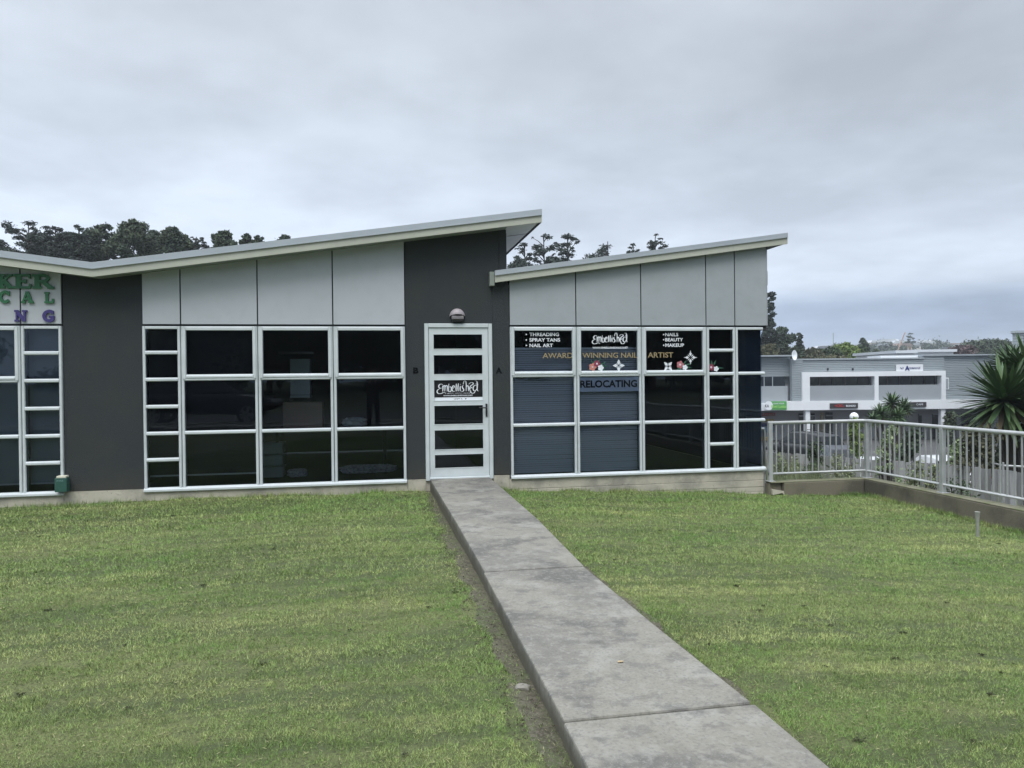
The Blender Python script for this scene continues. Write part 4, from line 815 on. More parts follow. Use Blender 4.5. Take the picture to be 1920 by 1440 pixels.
def LB(x0, x1, y0, y1, z0, z1, name, m, bev=0): return MB().box(x0, x1, y0, y1, z0, z1).build(name, m, cb, off=(0, 0, 0), bevel=bev)
zb2 = LZ(1600, 768)   # underside of first floor band
ribs(LX(1400), LX(1490), LZ(1450, 706), LZ(1450, 668), .9); ribs(LX(1487), LX(1507), LZ(1500, 755), LZ(1500, 673.5), .25); ribs(LX(1507), LX(1735), LZ(1600, 699), LZ(1600, 673), .35)
ribs(LX(1735), LX(1775), LZ(1750, 697), LZ(1750, 665), .35); ribs(LX(1773.5), LX(1960), LZ(1800, 755), LZ(1800, 665.5), .5)
for a_, b_, py in ((1400, 1490, 667), (1486, 1736, 672.5), (1734, 1960, 664.8)): LB(LX(a_), LX(b_), .2, 1.4, LZ((a_+b_)/2, py+1), LZ((a_+b_)/2, py-1.5), 'parapet_cap', M['flash'])
# balcony frames
fx = [(1504.5, 1518.5), (1640, 1647.5), (1765.5, 1773.5)]; zt1, zt0 = LZ(1640, 696), LZ(1640, 705); zm1, zm0 = LZ(1640, 750.5), LZ(1640, 767.5)
for a_, b_ in fx: LB(LX(a_), LX(b_), 0, .6, zm1, zt0, 'frame_post', bwhite)
LB(LX(1504.5), LX(1773.5), 0, .6, zt0, zt1, 'frame_beam', bwhite); LB(LX(1518.6), LX(1765.4), .6, .9, zt0+.05, zt1-.02, 'frame_soffit', bwhite)
LB(LX(1474), LX(1856), -.02, 1.0, zm0, zm1-.02 if False else zm1, 'floor_band', bwhite); LB(LX(1400), LX(1474), -.02, 1.0, zm0, LZ(1440, 756), 'floor_band', bwhite)
for a_, b_ in ((1518.6, 1639.9), (1647.6, 1765.4)):
    LB(LX(a_), LX(b_), .12, .25, zm1, LZ(1640, 722), 'balustrade_panel', bgrey); LB(LX(a_), LX(b_-3), .62, .7, zm1, zt0+.05, 'window', dglass)
    n_ = 5
    for k in range(1, n_): xx = LX(a_)+(LX(b_)-LX(a_))*k/n_; LB(xx-.04, xx+.04, .585, .619, zm1, zt0+.04, 'mullion', M['black'])
LB(LX(1400), LX(1480), .85, .95, LZ(1440, 724), LZ(1440, 706), 'window', dglass)
for xx in (1440, 1456): LB(LX(xx)-.03, LX(xx)+.03, .82, .849, LZ(1440, 724), LZ(1440, 706), 'mullion', bgrey)
LB(LX(1400), LX(1482), .55, 1.2, LZ(1440, 756), LZ(1440, 724), 'balustrade_panel', bgrey)
w_ = LB(LX(1776), LX(1785), .40, .449, LZ(1780, 730), LZ(1780, 708), 'window', bwhite); MB().box(LX(1777.2), LX(1783.8), .385, .399, LZ(1780, 728.5), LZ(1780, 709.5)).build('pane', bgrey, w_, off=(0, 0, 0))
# ground floor
LB(LX(1400), LX(1960), 2.6, 2.8, 0, zm0, 'shop_wall', shop); LB(LX(1400), LX(1960), 1.0, 2.6, zm0+.02, zm0+.12, 'canopy_soffit', bgrey)
for a_, b_ in ((1511, 1519.5), (1766, 1774)): LB(LX(a_), LX(b_), .1, .5, 0, zm0, 'column', bwhite)
for a_, b_, py in ((1542, 1553, 778), (1522, 1531, 778), (1575, 1588, 776), (1697, 1722, 784), (1784, 1798, 779), (1804, 1830, 777), (1757, 1763, 779), (1429, 1436, 778), (1842, 1870, 778)):
    wq = LB(LX(a_), LX(b_), 2.5, 2.599, .05, LZ(a_, py), 'shop_window', dglass); MB().box(LX(a_), LX(b_), 2.46, 2.499, 1.95, 2.05).build('transom', bgrey, wq, off=(0, 0, 0))
LB(LX(1735), LX(1960), 2, 9, LZ(1750, 668), LZ(1750, 667), 'roof', M['roof']); LB(LX(1400), LX(1960), 1.3, 9, zm1, zt1, 'wall', bgrey)
LB(LX(1663), LX(1736), .9, 3, LZ(1700, 674), LZ(1700, 665.5), 'roof_upstand', bwhite)
for px in (1555, 1602): LB(LX(px)-.05, LX(px)+.05, .2, .29, LZ(px, 694), LZ(px, 690), 'vent', M['black'])
# white roofs beyond
for nm, lab, a_, b_, t_, bt, dd in (('warehouse', 'long low warehouse with pale roof beyond the clad building', 1712, 1788, 655.5, 690, 75), ('plant_room', 'flat white roof plant room behind the blue and white sign', 1681, 1714, 657, 690, 68)):
    x, y = at(a_, dd); t = thing(nm, lab, 'building', (x, y, -3.95), -YAW, local=True); kk = FPX/dd; w_ = (b_-a_)/kk; h_ = 1.37+(hor(a_)-t_)/kk+3.95
    MB().box(0, w_, 0, 8, 0, h_-.25).build('wall', bwhite, t, off=(0, 0, 0)); MB().box(-.2, w_+.2, -.3, 8.3, h_-.249, h_).build('roof', mat('roof_pale', (.6, .64, .68), .5), t, off=(0, 0, 0))
# building at the right edge
x, y = at(1899, 48); t = thing('clad_block', 'grey ribbed metal block at the right edge behind the yucca', 'building', (x, y, -3.9), -.82, local=True)
hh = zat(1899, 629, 48)+3.9; mm = MB(); z = 0
while z < hh: mm.add([(0, 0, z), (14, 0, z), (14, -.05, z+.03), (0, -.05, z+.03), (14, -.05, z+.16), (0, -.05, z+.16), (14, 0, z+.19), (0, 0, z+.19)], [(0, 1, 2, 3), (3, 2, 4, 5), (5, 4, 6, 7)]); z += .19
mm.box(0, 14, .001, 8, 0, z); mm.build('wall', clad, t, off=(0, 0, 0)); MB().box(-.1, 14, -.15, 8.1, z, z+.15).build('roof_edge', M['flash'], t, off=(0, 0, 0))
# signs on it (each its own thing)
def bsign(a_, b_, py0, py1, y, face, label, texts, edge=None, circ=None):
    pxm = (a_+b_)/2; t = thing('shop_sign', label, 'sign', (OX, OY, BZ), -YAW, local=True)
    x0, x1, z0, z1 = LX(a_), LX(b_), LZ(pxm, py1), LZ(pxm, py0)
    MB().box(x0, x1, y-.12, y, z0, z1).build('board', face, t, off=(0, 0, 0), bevel=.01)
    if circ: MB().add([(x0-.02+circ*math.cos(k*math.pi/12)*.9, y-.16, (z0+z1)/2+circ*math.sin(k*math.pi/12)) for k in range(24)], [tuple(range(24))]).build('disc', M['white'], t, off=(0, 0, 0))
    for (s_, u0_, u1_, v0_, v1_, m__, bo) in texts:
        textmb(MB(), s_, x0+(x1-x0)*u0_, x0+(x1-x0)*u1_, z0+(z1-z0)*v0_, z0+(z1-z0)*v1_, y-.165, bold=bo).build('lettering', m__, t, off=(0, 0, 0))
    return t
navy = mat('sign_navy', (.02, .035, .16), .5); sgreen = mat('shop_green', (.10, .36, .10), .5); sdark = mat('sign_charcoal', (.035, .032, .036), .5); sred = mat('sign_red', (.32, .03, .03), .5); lime = mat('sign_lime', (.30, .62, .16), .5)
bsign(1683, 1733, 683, 696, .25, bwhite, 'white sign with dark blue lettering on the clad parapet', [('V/', .12, .26, .30, .62, navy, .02), ('A', .30, .48, .12, .82, navy, .05), ('ARMADGE', .44, .88, .34, .62, navy, .02)])
bsign(1440, 1473.5, 752, 768, -.02, sgreen, 'bright green shop sign with white disc above the left shopfront', [('LOVE YOUR', .25, .85, .66, .82, M['white'], .02), ('Kiwi Lotto', .12, .96, .22, .58, lime, .03), ('KA', -.22, .0, .3, .65, M['ink'], .02)], circ=.34)
bsign(1555, 1607, 755.5, 765, -.02, sdark, 'charcoal shop sign with red emblem and white BONDO lettering', [('<X-', .14, .50, .22, .82, sred, .05), ('BONDO', .56, .9, .28, .66, M['white'], .02)])
bsign(1697, 1735, 753.5, 762.5, -.02, sdark, 'dark shop sign half hidden by the midground yucca', [('CAFE', .48, .82, .35, .72, M['white'], 0)])
t = bsign(1446, 1474, 776, 783, 2.4, mat('cream_board', (.22, .2, .18), .6), 'red lettered sign strip on the left shopfront wall', [('LOTTO', .05, .98, .1, .9, sred, .05)])
for lab, a_, b_, p0, p1, c_ in (('blue and teal poster in the left shop window', 1445, 1473, 804, 815, (.10, .18, .25)), ('dark blue poster above the teal one', 1445, 1473, 797, 803.5, (.02, .03, .09)), ('orange yellow poster low on the left shopfront', 1443, 1464, 824, 834, (.42, .27, .07)), ('thin yellow strip poster above the blue one', 1445, 1473, 789, 794, (.30, .24, .10)), ('framed beige poster rack beside the shop door', 1563, 1571, 776, 815, (.18, .16, .11))):
    t = thing('shop_poster', lab, 'poster', (OX, OY, BZ), -YAW, local=True); MB().box(LX(a_), LX(b_), 2.44, 2.49, LZ(a_, p1), LZ(a_, p0)).build('sheet', mat('poster', c_, .6, var=[(6, (min(1, c_[0]*2.2), min(1, c_[1]*2.2), min(1, c_[2]*2.2)), .7, .5, .6)]), t, off=(0, 0, 0))
sd_ = thing('satellite_dish', 'white satellite dish on the roof corner of the clad building', 'dish', (*at(1489, 55), zat(1489, 672, 55)), -YAW, local=True)
mm = MB(); nn = 14
mm.add([(0, 0, 0)]+[(.2*math.cos(k*2*math.pi/nn), -.12+.05*math.sin(k*2*math.pi/nn), .38*math.sin(k*2*math.pi/nn)) for k in range(nn)], [(0, 1+k, 1+(k+1) % nn) for k in range(nn)])
for i_ in range(len(mm.v)): mm.v[i_] = (mm.v[i_][0], mm.v[i_][1], mm.v[i_][2]+.25)
mm.build('dish', M['white'], sd_, off=(0, 0, 0)); MB().tube([(0, .02, .25), (0, .1, -.2)], .03, 6).build('mount', M['galv'], sd_, off=(0, 0, 0))
# globe lamp
gl_ = thing('globe_lamp', 'white globe lamp on a post in the car park', 'lamp', (*at(1601, 30), -3.6)); gx, gy = at(1601, 30); gzz = zat(1601, 781, 30)
mm = MB(); mm.lathe([(.02, -.17)]+[(.17*math.sin(math.pi*k/12), -.17*math.cos(math.pi*k/12)) for k in range(1, 12)]+[(.02, .17)], (gx, gy, gzz), 18); mm.build('globe', mat('opal_globe', (.80, .82, .83), .35), gl_, smooth=True)
MB().tube([(gx, gy, gzz-.16), (gx, gy, -3.6)], .045, 8).build('pole', M['galv'], gl_)
# ------------------------------------------------------------------ cars
tyre = mat('tyre', (.015, .015, .016), .8); rim = mat('alloy_rim', (.42, .43, .45), .35, metal=.6); cglass = mat('car_glass', (.010, .014, .018), .12, spec=.4); redl = mat('tail_light', (.35, .02, .02), .3); heal = mat('head_light', (.55, .57, .6), .15)
def car(label, col_, loc, rz, L=4.5, Wd=1.78, H=1.48, style='sedan', name='parked_car', rails=False):
    paint = mat('car_paint', col_, .32, metal=.1, coat=.25); t = thing(name, label, 'car', loc, rz, local=True); hw = Wd/2
    # side profile (x along length, front at +L/2): sill, belt
    prof = {'sedan': [(-.5, .62, .80), (-.47, .50, .92), (-.36, .36, .96), (-.2, .30, .96), (0, .28, .96), (.18, .28, .94), (.3, .30, .90), (.42, .34, .80), (.485, .44, .66), (.5, .50, .60)],
            'suv': [(-.5, .60, .95), (-.485, .46, 1.06), (-.36, .36, 1.08), (-.2, .34, 1.08), (0, .32, 1.07), (.18, .32, 1.05), (.3, .34, 1.00), (.42, .38, .92), (.485, .46, .78), (.5, .52, .70)]}[style]
    sc_ = H/1.48 if style == 'sedan' else H/1.70
    mb_ = MB(); rings = []
    for fx_, zs0, zb_ in prof:
        x_ = fx_*L; e_ = 1-.16*max(0, (abs(fx_)-.34)/.16)**2; w__ = hw*e_; zs0 *= sc_; zb_ *= sc_; zmid = (zs0+zb_)/2
        rings.append([(x_, -w__*.93, zs0), (x_, -w__, zmid), (x_, -w__*.93, zb_-.02), (x_, -w__*.80, zb_), (x_, 0, zb_+.025), (x_, w__*.80, zb_), (x_, w__*.93, zb_-.02), (x_, w__, zmid), (x_, w__*.93, zs0)])
    o_ = 0; n9 = 9
    mb_.v = [v for r_ in rings for v in r_]
    for i in range(len(rings)-1):
        for k in range(n9): k2 = (k+1) % n9; mb_.f.append((i*n9+k, i*n9+k2, (i+1)*n9+k2, (i+1)*n9+k))
    mb_.f.append(tuple(range(n9))); mb_.f.append(tuple((len(rings)-1)*n9+k for k in range(n9-1, -1, -1)))
    body = mb_.build('body', paint, t, off=(0, 0, 0), smooth=True, bevel=0)
    sb_ = body.modifiers.new('sub', 'SUBSURF'); sb_.levels = 1; sb_.render_levels = 1
    cab_ = {'sedan': [(-.40, .95), (-.26, 1.40), (-.05, 1.475), (.08, 1.46), (.25, .95)], 'suv': [(-.475, 1.06), (-.42, 1.58), (-.1, 1.69), (.08, 1.66), (.27, 1.05)]}[style]
    def ring(fx_, z, inset): return [(fx_*L, -hw*inset, z*sc_), (fx_*L, hw*inset, z*sc_)]
    rf = MB(); (a0, z0_), (a1, z1_), (a2, z2_), (a3, z3_), (a4, z4_) = cab_; bi, ti = .86, .68
    P = lambda a_, z, i_, s_: (a_*L, s_*hw*i_, z*sc_)
    rf.add([P(a1, z1_, ti, -1), P(a2, z2_, ti, -1), P(a3, z3_, ti, -1), P(a3, z3_, ti, 1), P(a2, z2_, ti, 1), P(a1, z1_, ti, 1), P(a0, z0_, bi, -1), P(a0, z0_, bi, 1), P(a4, z4_, bi, -1), P(a4, z4_, bi, 1)],
           [(0, 1, 4, 5), (1, 2, 3, 4), (0, 5, 7, 6), (2, 8, 9, 3), (0, 6, 8, 2, 1), (5, 4, 3, 9, 7)])
    rf.build('roof', paint, t, off=(0, 0, 0), bevel=.05)
    for s_ in (-1, 1):
        for f0, f1 in ((.04, .40), (.44, .90)):
            lo = lambda f_: a0+(a4-a0)*f_; hi = lambda f_: a1+(a3-a1)*f_; e_ = .012
            pts = [(lo(f0)*L+.12*(f0 < .1), s_*(hw*(bi-.01)+e_), (z0_+.03)*sc_), (lo(f1)*L-.1*(f1 > .8), s_*(hw*(bi-.01)+e_), (z0_+.03)*sc_), (hi(f1)*L, s_*(hw*(ti+.02)+e_), (min(z1_, z3_)-.06)*sc_), (hi(f0)*L+.02, s_*(hw*(ti+.02)+e_), (min(z1_, z3_)-.06)*sc_)]
            MB().add(pts, [(0, 1, 2, 3) if s_ < 0 else (3, 2, 1, 0)]).build('side_window', cglass, t, off=(0, 0, 0))
    for nm, (xa, za), (xb, zb_), sg in (('windscreen', (a4, z4_), (a3, z3_), 1), ('rear_window', (a0, z0_), (a1, z1_), -1)):
        e_ = .014*sg; f0, f1 = .08, .90; q = lambda f_: (xa+(xb-xa)*f_, za+(zb_-za)*f_, bi+(ti-bi)*f_-.07)
        (x0_, zz0, i0), (x1_, zz1, i1) = q(f0), q(f1)
        MB().add([(x0_*L+e_, -hw*i0, zz0*sc_+.01), (x0_*L+e_, hw*i0, zz0*sc_+.01), (x1_*L+e_, hw*i1, zz1*sc_+.01), (x1_*L+e_, -hw*i1, zz1*sc_+.01)], [(0, 1, 2, 3)]).build(nm, cglass, t, off=(0, 0, 0))
    wr = .33*sc_ if style == 'sedan' else .36
    for fx_ in (-.305, .30):
        for s_ in (-1, 1):
            wv = MB(); n_ = 20
            for yy, r_ in ((.0, wr*.7), (.0, wr), (.19, wr), (.19, wr*.7)): wv.v += [(fx_*L+r_*math.cos(2*math.pi*k/n_), s_*(hw-.18+yy), wr+r_*math.sin(2*math.pi*k/n_)) for k in range(n_)]
            for i in range(3):
                for k in range(n_): k2 = (k+1) % n_; wv.f.append((i*n_+k, i*n_+k2, (i+1)*n_+k2, (i+1)*n_+k))
            wh = wv.build('wheel', tyre, t, off=(0, 0, 0)); rv = MB(); yy = s_*(hw+.002)
            for k in range(5):
                a_ = 2*math.pi*k/5; rv.add([(fx_*L+q_*math.cos(a_+o__), yy, wr+q_*math.sin(a_+o__)) for q_, o__ in ((.05, -1), (wr*.66, -.22), (wr*.66, .22), (.05, 1))], [(0, 1, 2, 3)])
            rv.v += [(fx_*L+r_*math.cos(2*math.pi*k/n_), yy, wr+r_*math.sin(2*math.pi*k/n_)) for r_ in (wr*.62, wr*.70) for k in range(n_)]; b_ = len(rv.v)-2*n_
            rv.f += [(b_+k, b_+(k+1) % n_, b_+n_+(k+1) % n_, b_+n_+k) for k in range(n_)]
            rv.build('rim', rim, wh, off=(0, 0, 0))
    for s_ in (-1, 1):
        MB().box(L*.452, L*.488, min(s_*hw*.52, s_*hw*.86), max(s_*hw*.52, s_*hw*.86), .62*sc_, .74*sc_).build('headlight', heal, t, off=(0, 0, 0)); MB().box(-L*.503, -L*.46, min(s_*hw*.62, s_*hw*.88), max(s_*hw*.62, s_*hw*.88), .74*sc_, .90*sc_).build('tail_light', redl, t, off=(0, 0, 0))
        MB().box(L*.15, L*.18, min(s_*hw*.93, s_*hw*1.12), max(s_*hw*.93, s_*hw*1.12), .96*sc_, 1.08*sc_).build('mirror', paint, t, off=(0, 0, 0))
        if rails: MB().tube([(-L*.36, s_*hw*.62, 1.66*sc_), (-L*.3, s_*hw*.62, 1.74*sc_), (L*.05, s_*hw*.62, 1.76*sc_), (L*.08, s_*hw*.62, 1.68*sc_)], .02, 5).build('roof_rail', M['black'], t, off=(0, 0, 0))
    return t
car('dark grey four wheel drive parked in front of the left shops', (.022, .024, .028), (*at(1506, 43), -3.6), -YAW+math.pi/2+.45, 4.6, 1.85, 1.75, 'suv', rails=True)
car('dark blue sedan with pale roof glare parked nearer than the four wheel drive', (.018, .022, .034), (*at(1567, 37), -3.6), -YAW+math.pi/2-.12, 4.6, 1.8, 1.50)
car('white car whose roof shows just over the fence beside the railing corner', (.68, .70, .72), (*at(1634, 32), -3.6), -YAW+math.pi/2-.2, 4.4, 1.75, 1.46)
car('white car whose roof shows over the fence behind the second railing post', (.66, .68, .70), (*at(1757, 32), -3.6), -YAW+math.pi/2+.1, 4.3, 1.75, 1.50)
car('dark car parked on the road behind the photographer, mirrored in the office windows', (.012, .013, .018), (-5.25, -14.2-.95, .03), 0, 4.6, 1.8, 1.5)
# ------------------------------------------------------------------ yuccas
def yucca(label, heads, R, nl, base, group=None, wid=.035):
    t = thing('yucca_palm', label, 'plant', base, 0, group); V_ = []; F_ = []; VD = []; FD = []
    for (hx, hy, hz, sc_) in heads:
        for k in range(nl):
            ph = RNG.uniform(0, 2*math.pi); u = (k+.5)/nl; elv = math.asin(-.75+1.7*u)+RNG.normal()*.08; L = R*sc_*(.85+.25*RNG.random())
            d = np.array([math.cos(ph)*math.cos(elv), math.sin(ph)*math.cos(elv), math.sin(elv)]); sd2 = np.cross(d, [0, 0, 1.]); sd2 /= np.linalg.norm(sd2)+1e-6; nr = np.cross(sd2, d)
            dr = .10*L*(1 if elv < .9 else .2); vv = []
            for f_, w_ in ((0, .45), (.25, .95), (.55, 1.0), (.82, .6), (1, .04)):
                c = np.array([hx, hy, hz])+d*L*f_+np.array([0, 0, -dr*f_*f_]); fold = nr*wid*sc_*.35*w_
                vv += [c-sd2*wid*sc_*w_+fold, c, c+sd2*wid*sc_*w_+fold]
            tgt, ft = (V_, F_) if elv > -.55 or RNG.random() > .5 else (VD, FD); b_ = len(tgt); tgt += vv
            for i in range(4):
                for s_ in (0, 1): ft.append((b_+3*i+s_, b_+3*i+s_+1, b_+3*(i+1)+s_+1, b_+3*(i+1)+s_))
    npmesh('leaves', V_, F_, M['yucca'], t, off=base)
    if VD: npmesh('dead_leaves', VD, FD, M['yuccadry'], t, off=base)
    tb_ = MB(); bx_, by_, bz_ = base
    for (hx, hy, hz, sc_) in heads: tb_.tube([(bx_, by_, bz_), ((bx_+hx)/2, (by_+hy)/2, bz_+(hz-bz_)*.5), (hx, hy, hz)], [.16*R, .11*R, .09*R], 8)
    tb_.build('trunk', M['bark'], t); return t
def hd_(px, py, d_, s_=1.0): return (*at(px, d_), zat(px, py, d_), s_)
yucca('large spiky green yucca at the right edge beyond the railing', [hd_(1884, 752, 14.6), hd_(1932, 705, 15.2, .95), hd_(1896, 690, 15.8, .62), hd_(1960, 780, 14.8, 1)], .97, 240, (*at(1905, 15), -3.2), wid=.044)
yucca('dark many headed yucca clump in front of the commercial building', [hd_(1672, 757, 33), hd_(1694, 764, 33.5, .85), hd_(1650, 777, 32.5, .9), hd_(1636, 785, 32, .7), hd_(1683, 781, 32, .8)], .62, 130, (*at(1676, 33), -3.6), wid=.040)
# shrubs and weeds beyond the railing
def shrub(name, label, px, topy, dep, wpx, by, leafm, n, size, zb, nb=9, lumpf=.5, cat='shrub', **k):
    x, y = at(px, dep); top = zat(px, topy, dep); bot = zat(px, by, dep); R = wpx*dep/FPX/2; g_ = random.Random(int(px+topy)); bl = []
    for q in range(nb):
        f_ = (q+.5)/nb; rb = R*lumpf*g_.uniform(.7, 1.2); a_ = g_.uniform(0, 6.28); rr_ = R*g_.uniform(.2, .7)*(1.1-.6*f_)
        bl.append((x+rr_*math.cos(a_), y+rr_*math.sin(a_), bot+(top-bot)*f_, rb, rb, max(rb, (top-bot)/nb)))
    t = thing(name, label, cat, (x, y, zb)); V_, F_ = leafcloud(bl, n, size, RNG, **k); npmesh('foliage', V_, F_, M[leafm], t, off=(x, y, zb))
    st_ = MB()
    for b_ in bl: st_.tube([(x+(b_[0]-x)*.2, y+(b_[1]-y)*.2, zb), (b_[0], b_[1], b_[2])], [.02, .008], 4, False)
    st_.build('stems', M['bark'], t); return t
shrub('shrub', 'pale green shrub standing just right of the railing corner post', 1668, 802, 13.2, 62, 900, 'paleleaf', 1500, .022, -1.5, nb=12, lumpf=.3)
shrub('shrub', 'yellow green bamboo like shrub beside the globe lamp', 1604, 788, 26, 34, 850, 'limeleaf', 1300, .09, -3.6, droop=.6, aspect=.3)
shrub('shrub', 'dark round bush right of the globe lamp in front of the far shops', 1777, 778, 40, 38, 830, 'darkleaf', 1500, .11, -3.6)
shrub('shrub', 'olive brown shrub at the foot of the large yucca', 1835, 812, 14.0, 78, 885, 'oliveleaf', 1900, .04, -2.0, nb=12)
shrub('shrub', 'green creeper spilling over the board fence at the left bay', 1528, 832, 15.5, 50, 868, 'midleaf', 420, .035, -2.0)
shrub('shrub', 'blue green bush behind the fence right of the pale shrub', 1708, 812, 22, 50, 865, 'midleaf', 1300, .07, -3.6)
shrub('shrub', 'dark dense shrub under the large yucca crown', 1905, 812, 16.5, 120, 880, 'darkleaf', 3200, .045, -3.0, nb=16)
shrub('flowering_bush', 'white flowering bush behind the second railing post', 1800, 832, 17, 46, 872, 'paleleaf', 900, .05, -3.0)
shrub('shrub', 'low pale weed clump against the fence between the railing posts', 1715, 868, 12.3, 60, 918, 'weed', 520, .026, -1.5, lumpf=.35)
shrub('shrub', 'straggly green weed bush behind the first railing bay', 1578, 858, 13.6, 76, 905, 'weed', 700, .026, -1.5, lumpf=.35)
shrub('shrub', 'tall grey green weed clump next to the salon corner', 1472, 858, 13.6, 84, 912, 'weed', 1100, .026, -1.5, nb=12, lumpf=.3)
shrub('shrub', 'dark low plant right of the weed clump at the salon corner', 1525, 872, 13.8, 60, 908, 'midleaf', 500, .03, -1.5, lumpf=.35)
shrub('shrub', 'sprawling weeds against the fence left of the second railing post', 1745, 872, 11.9, 50, 935, 'weed', 500, .024, -1.5, lumpf=.35)
shrub('shrub', 'small dark shrub low behind the second railing post', 1790, 905, 11.2, 80, 945, 'midleaf', 520, .026, -1.5, lumpf=.35)
# long grass in the planted strip
def blades(P, h, w, lean, rng, hv=.4, mown=False):
    n = len(P); az_ = rng.uniform(0, 2*math.pi, n); d = np.stack([np.cos(az_), np.sin(az_), np.zeros(n)], 1); az2 = rng.uniform(0, 2*math.pi, n); l = np.stack([np.cos(az2), np.sin(az2), np.zeros(n)], 1)
    H_ = h*(1-hv+2*hv*rng.random(n))
    if mown: H_ = H_*(.55+.9*(.6*vnoise(P[:, 0], P[:, 1], .05)+.4*vnoise(P[:, 0]*.4, P[:, 1], .22))); Ln = H_*np.sqrt(.12+.86*rng.random(n))
    else: Ln = lean*H_*rng.random(n)
    tip = P+l*Ln[:, None]+np.stack([np.zeros(n), np.zeros(n), np.sqrt(np.maximum(H_**2-Ln**2, 0))], 1)
    V_ = np.stack([P-d*w/2, P+d*w/2, tip], 1).reshape(-1, 3); return V_, np.arange(3*n).reshape(n, 3)
n = 4200; px_ = RNG.uniform(7.5, 10.6, n); py_ = RNG.uniform(-6, 6, n); keep = px_ < 10.9
m1 = px_*0+1; P = np.stack([px_, py_, np.full(n, -1.5)], 1); V1, F1 = blades(P, .85, .014, .7, RNG, .5)
n = 3500; P2 = np.stack([RNG.uniform(5.95, 7.5, n), RNG.uniform(.05, 4, n), np.full(n, -.75)], 1); V2, F2 = blades(P2, .55, .012, .7, RNG, .5)
tag(npmesh('long_grass', np.concatenate([V1, V2]), np.concatenate([F1, F2+len(V1)]), M['weed']), 'unmown long grass and weeds growing beyond the kerb below the railing', 'grass', kind='stuff')
MB().box(5.75, 7.3, 0.0, 8, -1.4, -.75)
# ------------------------------------------------------------------ mown lawn blades
_T = RNG.random((512, 512))
def vnoise(x, y, sc):
    u, v = x/sc+1000, y/sc+1000; i, j = np.floor(u).astype(int), np.floor(v).astype(int); fu, fv = u-i, v-j; fu = fu*fu*(3-2*fu); fv = fv*fv*(3-2*fv)
    g_ = lambda a, b: _T[a % 512, b % 512]
    return (g_(i, j)*(1-fu)+g_(i+1, j)*fu)*(1-fv)+(g_(i, j+1)*(1-fu)+g_(i+1, j+1)*fu)*fv
def lawn_points(n, y0, y1, pad=1.0):
    y = RNG.uniform(y0, y1, n); dd = y+10.342; xl = -dd*.58-pad; xr = dd*1.02+pad; x = xl+(xr-xl)*RNG.random(n)
    ok = (x < 7.24) & ~((x > .74) & (x < 1.56)); x, y = x[ok], y[ok]; pth = (x-.74); pr = np.ones(len(x))
    dl_ = .74-x; dr_ = x-1.56; wob = .05*np.sin(y*3.1)+.04*np.sin(y*7.7+1)
    bare = ((dl_ > 0) & (dl_ < .06+wob-.012*y)) | ((dr_ > 0) & (dr_ < .07+wob*.5)); pr[bare] = .26
    tf = .55*vnoise(x, y, .055)+.45*vnoise(x*.45, y, .16); pr *= np.clip((tf-.20)*3.2, .24, 1); bare2 = (y > -.07); pr[bare2] *= .5; pr[x > 7.15] = .5
    ok = RNG.random(len(x)) < pr; x, y = x[ok], y[ok]; return np.stack([x, y, lawn_z(x, y)-.004], 1)
Vs = []; Fs = []; o_ = 0
for n, y0, y1, h_, w_, pad in ((520000, -8.6, -6.7, .020, .0026, .6), (420000, -6.7, -4.6, .022, .0037, .8), (300000, -4.6, -2.2, .026, .0056, 1.0), (200000, -2.2, -.03, .030, .0083, 1.2)):
    P = lawn_points(n, y0, y1, pad); V_, F_ = blades(P, h_, w_, 1.0, RNG, .45, True); Vs.append(V_); Fs.append(F_+o_); o_ += len(V_)
nw = 9000; xw = RNG.uniform(-6, 7.2, nw); xw = xw[(xw < .70) | (xw > 1.62)]; yw = np.where(xw > 5.95, -.25-RNG.random(len(xw))*.06, -.03-RNG.random(len(xw))*.05)
kp = RNG.random(len(xw)) < np.clip((vnoise(xw, yw*0, .35)-.25)*1.8, .08, 1); P = np.stack([xw, yw, lawn_z(xw, yw)-.004], 1)[kp]; V_, F_ = blades(P, .065, .0075, .8, RNG, .5); Vs.append(V_); Fs.append(F_+o_); o_ += len(V_)
yk = RNG.uniform(-8, -.3, 5000); P = np.stack([7.245-RNG.random(5000)*.06, yk, lawn_z(yk*0+7.2, yk)], 1); V_, F_ = blades(P, .06, .006, .8, RNG, .5); Vs.append(V_); Fs.append(F_+o_); o_ += len(V_)
tag(npmesh('lawn_grass', np.concatenate(Vs), np.concatenate(Fs), M['blade']), 'short freshly mown green grass on both sides of the path', 'grass', kind='stuff')
Vs = []; Fs = []; o_ = 0
for n, y0, y1, h_, w_ in ((7000, -8.6, -5.5, .024, .0016), (7000, -5.5, -.05, .030, .0036)):
    P = lawn_points(n, y0, y1); P[:, 2] += .012; az_ = RNG.normal(0, .7, len(P)); d = np.stack([np.cos(az_), np.sin(az_), RNG.normal(0, .25, len(P))], 1); q = np.stack([-np.sin(az_), np.cos(az_), np.zeros(len(P))], 1)
    V_ = np.stack([P-d*h_*.5, P+q*w_, P+d*h_*.5, P-q*w_], 1).reshape(-1, 3); Vs.append(V_); Fs.append(np.arange(len(V_)).reshape(-1, 4)+o_); o_ += len(V_)
tag(npmesh('grass_clippings', np.concatenate(Vs), np.concatenate(Fs), M['strawblade']), 'dry straw coloured clippings scattered over the mown lawn', 'grass clippings', kind='stuff')
